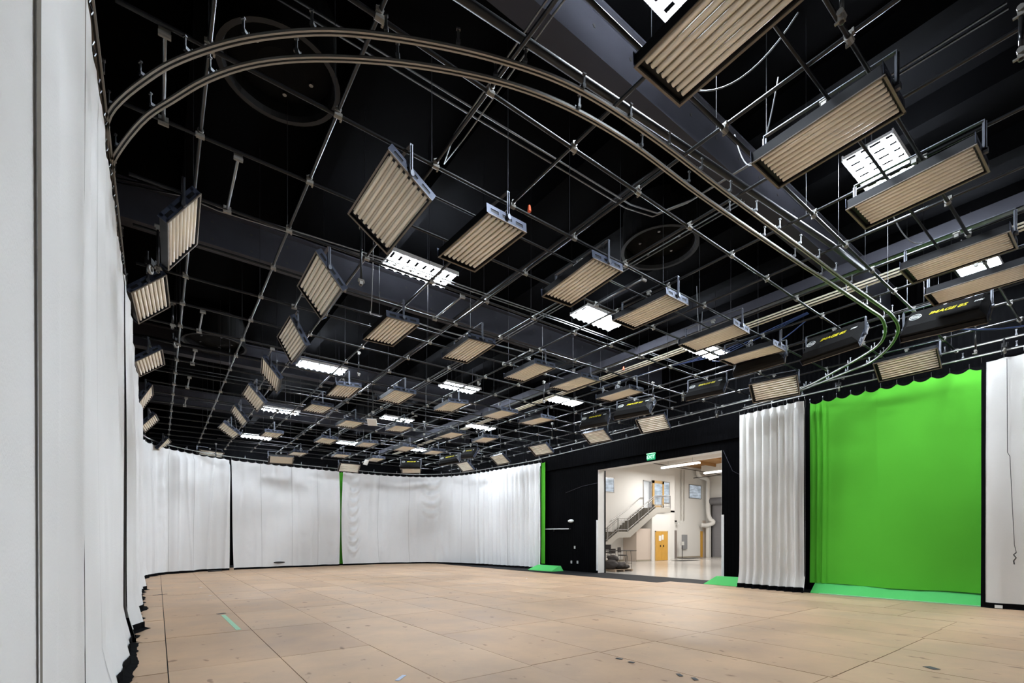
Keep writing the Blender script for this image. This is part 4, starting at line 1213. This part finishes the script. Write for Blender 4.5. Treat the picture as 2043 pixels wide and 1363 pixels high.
tr_.span((26.1 - ox, 22.62 - oy, 2.12), (27.3 - ox, 23.9 - oy, 2.18)); tr_.span((30.5 - ox, 22.62 - oy, 4.03), (32.3 - ox, 24.0 - oy, 4.09))
tr_.build('treads', M['stair_tread'], r)
rl = [(22.6, 1.0), (26.17, 3.15), (27.2, 3.15), (30.3, 4.95), (32.29, 5.06)]
MB().tube([(x - ox, -.02, z) for x, z in rl], .03, 8).build('handrail', M['rail_steel'], r)
MB().tube([(x - ox, -.02, z - .16) for x, z in rl], .018, 6).build('handrail', M['rail_steel'], r)
MB().tube([(x - ox, -.02, z) for x, z in [(22.6, .22), (26.14, 2.34), (27.2, 2.34), (30.4, 4.2), (32.29, 4.22)]], .018, 6).build('handrail', M['rail_steel'], r)
MB().tube([(x - ox, 23.9 - oy, z) for x, z in [(24.0, 3.05), (25.5, 3.05), (26.3, 2.9)]], .022, 6).build('wall_handrail', M['rail_steel'], r)
MB().tube([(x - ox, 23.9 - oy, z) for x, z in [(26.9, 3.0), (28.65, 3.87), (30.3, 4.9), (30.7, 4.92)]], .03, 8).build('wall_handrail', M['rail_steel'], r)
def zof(L_, x):
    for (a, b), (c, d) in zip(L_, L_[1:]):
        if a <= x <= c: return b + (d - b) * (x - a) / (c - a)
    return L_[-1][1]
bz = [(22.4, .0), (26.14, 2.17), (27.2, 2.18), (30.55, 4.09), (32.3, 4.11)]
bal = MB()
x = 22.7
while x < 32.28:
    bal.box((x - ox, -.02, (zof(bz, x) + zof(rl, x)) / 2), (.016, .016, zof(rl, x) - zof(bz, x)))
    x += .135
o = bal.build('balusters', M['rail_steel'], r)
for xp in (22.65, 25.05, 26.17, 27.2, 28.4, 29.55, 31.2, 32.27):
    MB().box((xp - ox, -.02, (zof(bz, xp) + zof(rl, xp)) / 2 - .05), (.05, .05, zof(rl, xp) - zof(bz, xp) + .1)).build('newel_post', M['rail_steel'], r)
MB().tube([(32.29 - ox, -.02, 5.06), (32.29 - ox, 1.4, 5.06)], .03, 8).build('handrail', M['rail_steel'], r)
# table, chairs and pallet just inside the hall
r = empty('folding_table', (19.75, 17.1, 0), -.35); tag(r, 'black topped folding table on thin legs in the hall', 'table')
MB().box((0, 0, 1.02), (1.9, .72, .035)).build('tabletop', M['dark'], r)
for sx in (-.7, .7):
    for sy in (-.28, .28):
        MB().tube([(sx, sy, 0), (sx, sy, .4), (sx * .97, sy * .8, 1.0)], .012, 6).build('leg', M['dark'], r)
    MB().tube([(sx, -.28, .35), (sx, .28, .35)], .012, 6).build('brace', M['dark'], r)
def chair(x, y, z, a, label):
    r = empty('side_chair', (x, y, z), a); tag(r, label, 'chair', 'dark chairs stacked by the hall table')
    MB().lathe([(.001, .42), (.20, .43), (.235, .46), (.22, .48), (.001, .46)], n=16).build('seat', M['brown_dark'], r, smooth=True)
    b = MB()
    vs = []
    for i in range(9):
        t = -1 + i / 4
        for z_, o_ in ((.60, 0), (.86, .03)): vs.append((t * .22, .20 + o_ - .06 * t * t, z_))
        for z_, o_ in ((.86, .055), (.60, .025)): vs.append((t * .22, .20 + o_ - .06 * t * t, z_))
    b.add(vs, [(4 * i + k, 4 * i + 4 + k, 4 * i + 4 + (k + 1) % 4, 4 * i + (k + 1) % 4) for i in range(8) for k in range(4)] + [(0, 1, 2, 3), (35, 34, 33, 32)])
    b.build('backrest', M['brown_dark'], r)
    for sx in (-.19, .19):
        MB().tube([(sx, -.18, .44), (sx * 1.15, -.22, 0)], .011, 6).build('leg', M['dark'], r)
        MB().tube([(sx, .21, .80), (sx, .17, .44), (sx * 1.1, .24, 0)], .011, 6).build('leg', M['dark'], r)
chair(18.55, 16.75, .5, 2.2, 'dark chair standing high behind the bag heap, leftmost')
chair(19.35, 16.4, .35, .4, 'dark chair with curved back in front of the hall table')
chair(20.1, 17.9, .25, 2.9, 'dark chair behind the hall table')
r = empty('wooden_pallet', (18.75, 16.25, 0), -.1); tag(r, 'low wooden pallet under the dark bag heap', 'pallet')
for k in range(7): MB().box((0, -.45 + k * .15, .12), (1.2, .10, .02)).build('slat', M['pallet_wood'], r)
for sx in (-.55, 0, .55): MB().box((sx, 0, .06), (.08, 1.0, .09)).build('stringer', M['pallet_wood'], r)
def bag(x, y, z, s, seed, label):
    bm = bmesh.new(); bmesh.ops.create_icosphere(bm, subdivisions=3, radius=1)
    for v in bm.verts:
        d = 1 + .28 * noise.noise(v.co * 1.6 + Vector((seed, 0, 0))) + .1 * noise.noise(v.co * 5)
        v.co = Vector((v.co.x * s[0] * d, v.co.y * s[1] * d, max(-.8, v.co.z) * s[2] * d))
    me = bpy.data.meshes.new('duffel_bag'); bm.to_mesh(me); bm.free(); me.materials.append(M['brown_dark'])
    for p in me.polygons: p.use_smooth = True
    r = put('duffel_bag', me, loc=(x, y, z)); tag(r, label, 'bag', 'dark bags heaped on the pallet')
    return r
bag(18.35, 16.3, .35, (.38, .4, .26), 1, 'large dark bag at the left of the heap on the pallet')
bag(18.8, 16.1, .30, (.36, .3, .20), 2, 'dark bag lying across the middle of the heap')
bag(18.55, 16.35, .66, (.30, .28, .17), 3, 'dark bag on top of the heap')
bag(19.15, 16.1, .24, (.24, .26, .13), 4, 'flat dark bag at the right end of the heap')

# small white flags among the far lights
for x, y, z, a, t, lb in ((9.05, 25.4, 5.80, .6, .5, 'small white tilted flag board left of a far bank light'), (6.35, 17.2, 5.95, -.5, .9, 'small pale flag board right of a mid distance bank light')):
    r = empty('white_flag', (x, y, z), a); tag(r, lb, 'flag board', 'white flag boards in the rig')
    MB().box((0, 0, 0), (.34, .02, .30)).build('board', M['white_plastic'], r, rot=(t, 0, 0))
    MB().tube([(0, 0, .05), (0, 0, GZ - z)], .012, 6).build('pole', M['pipe'], r)
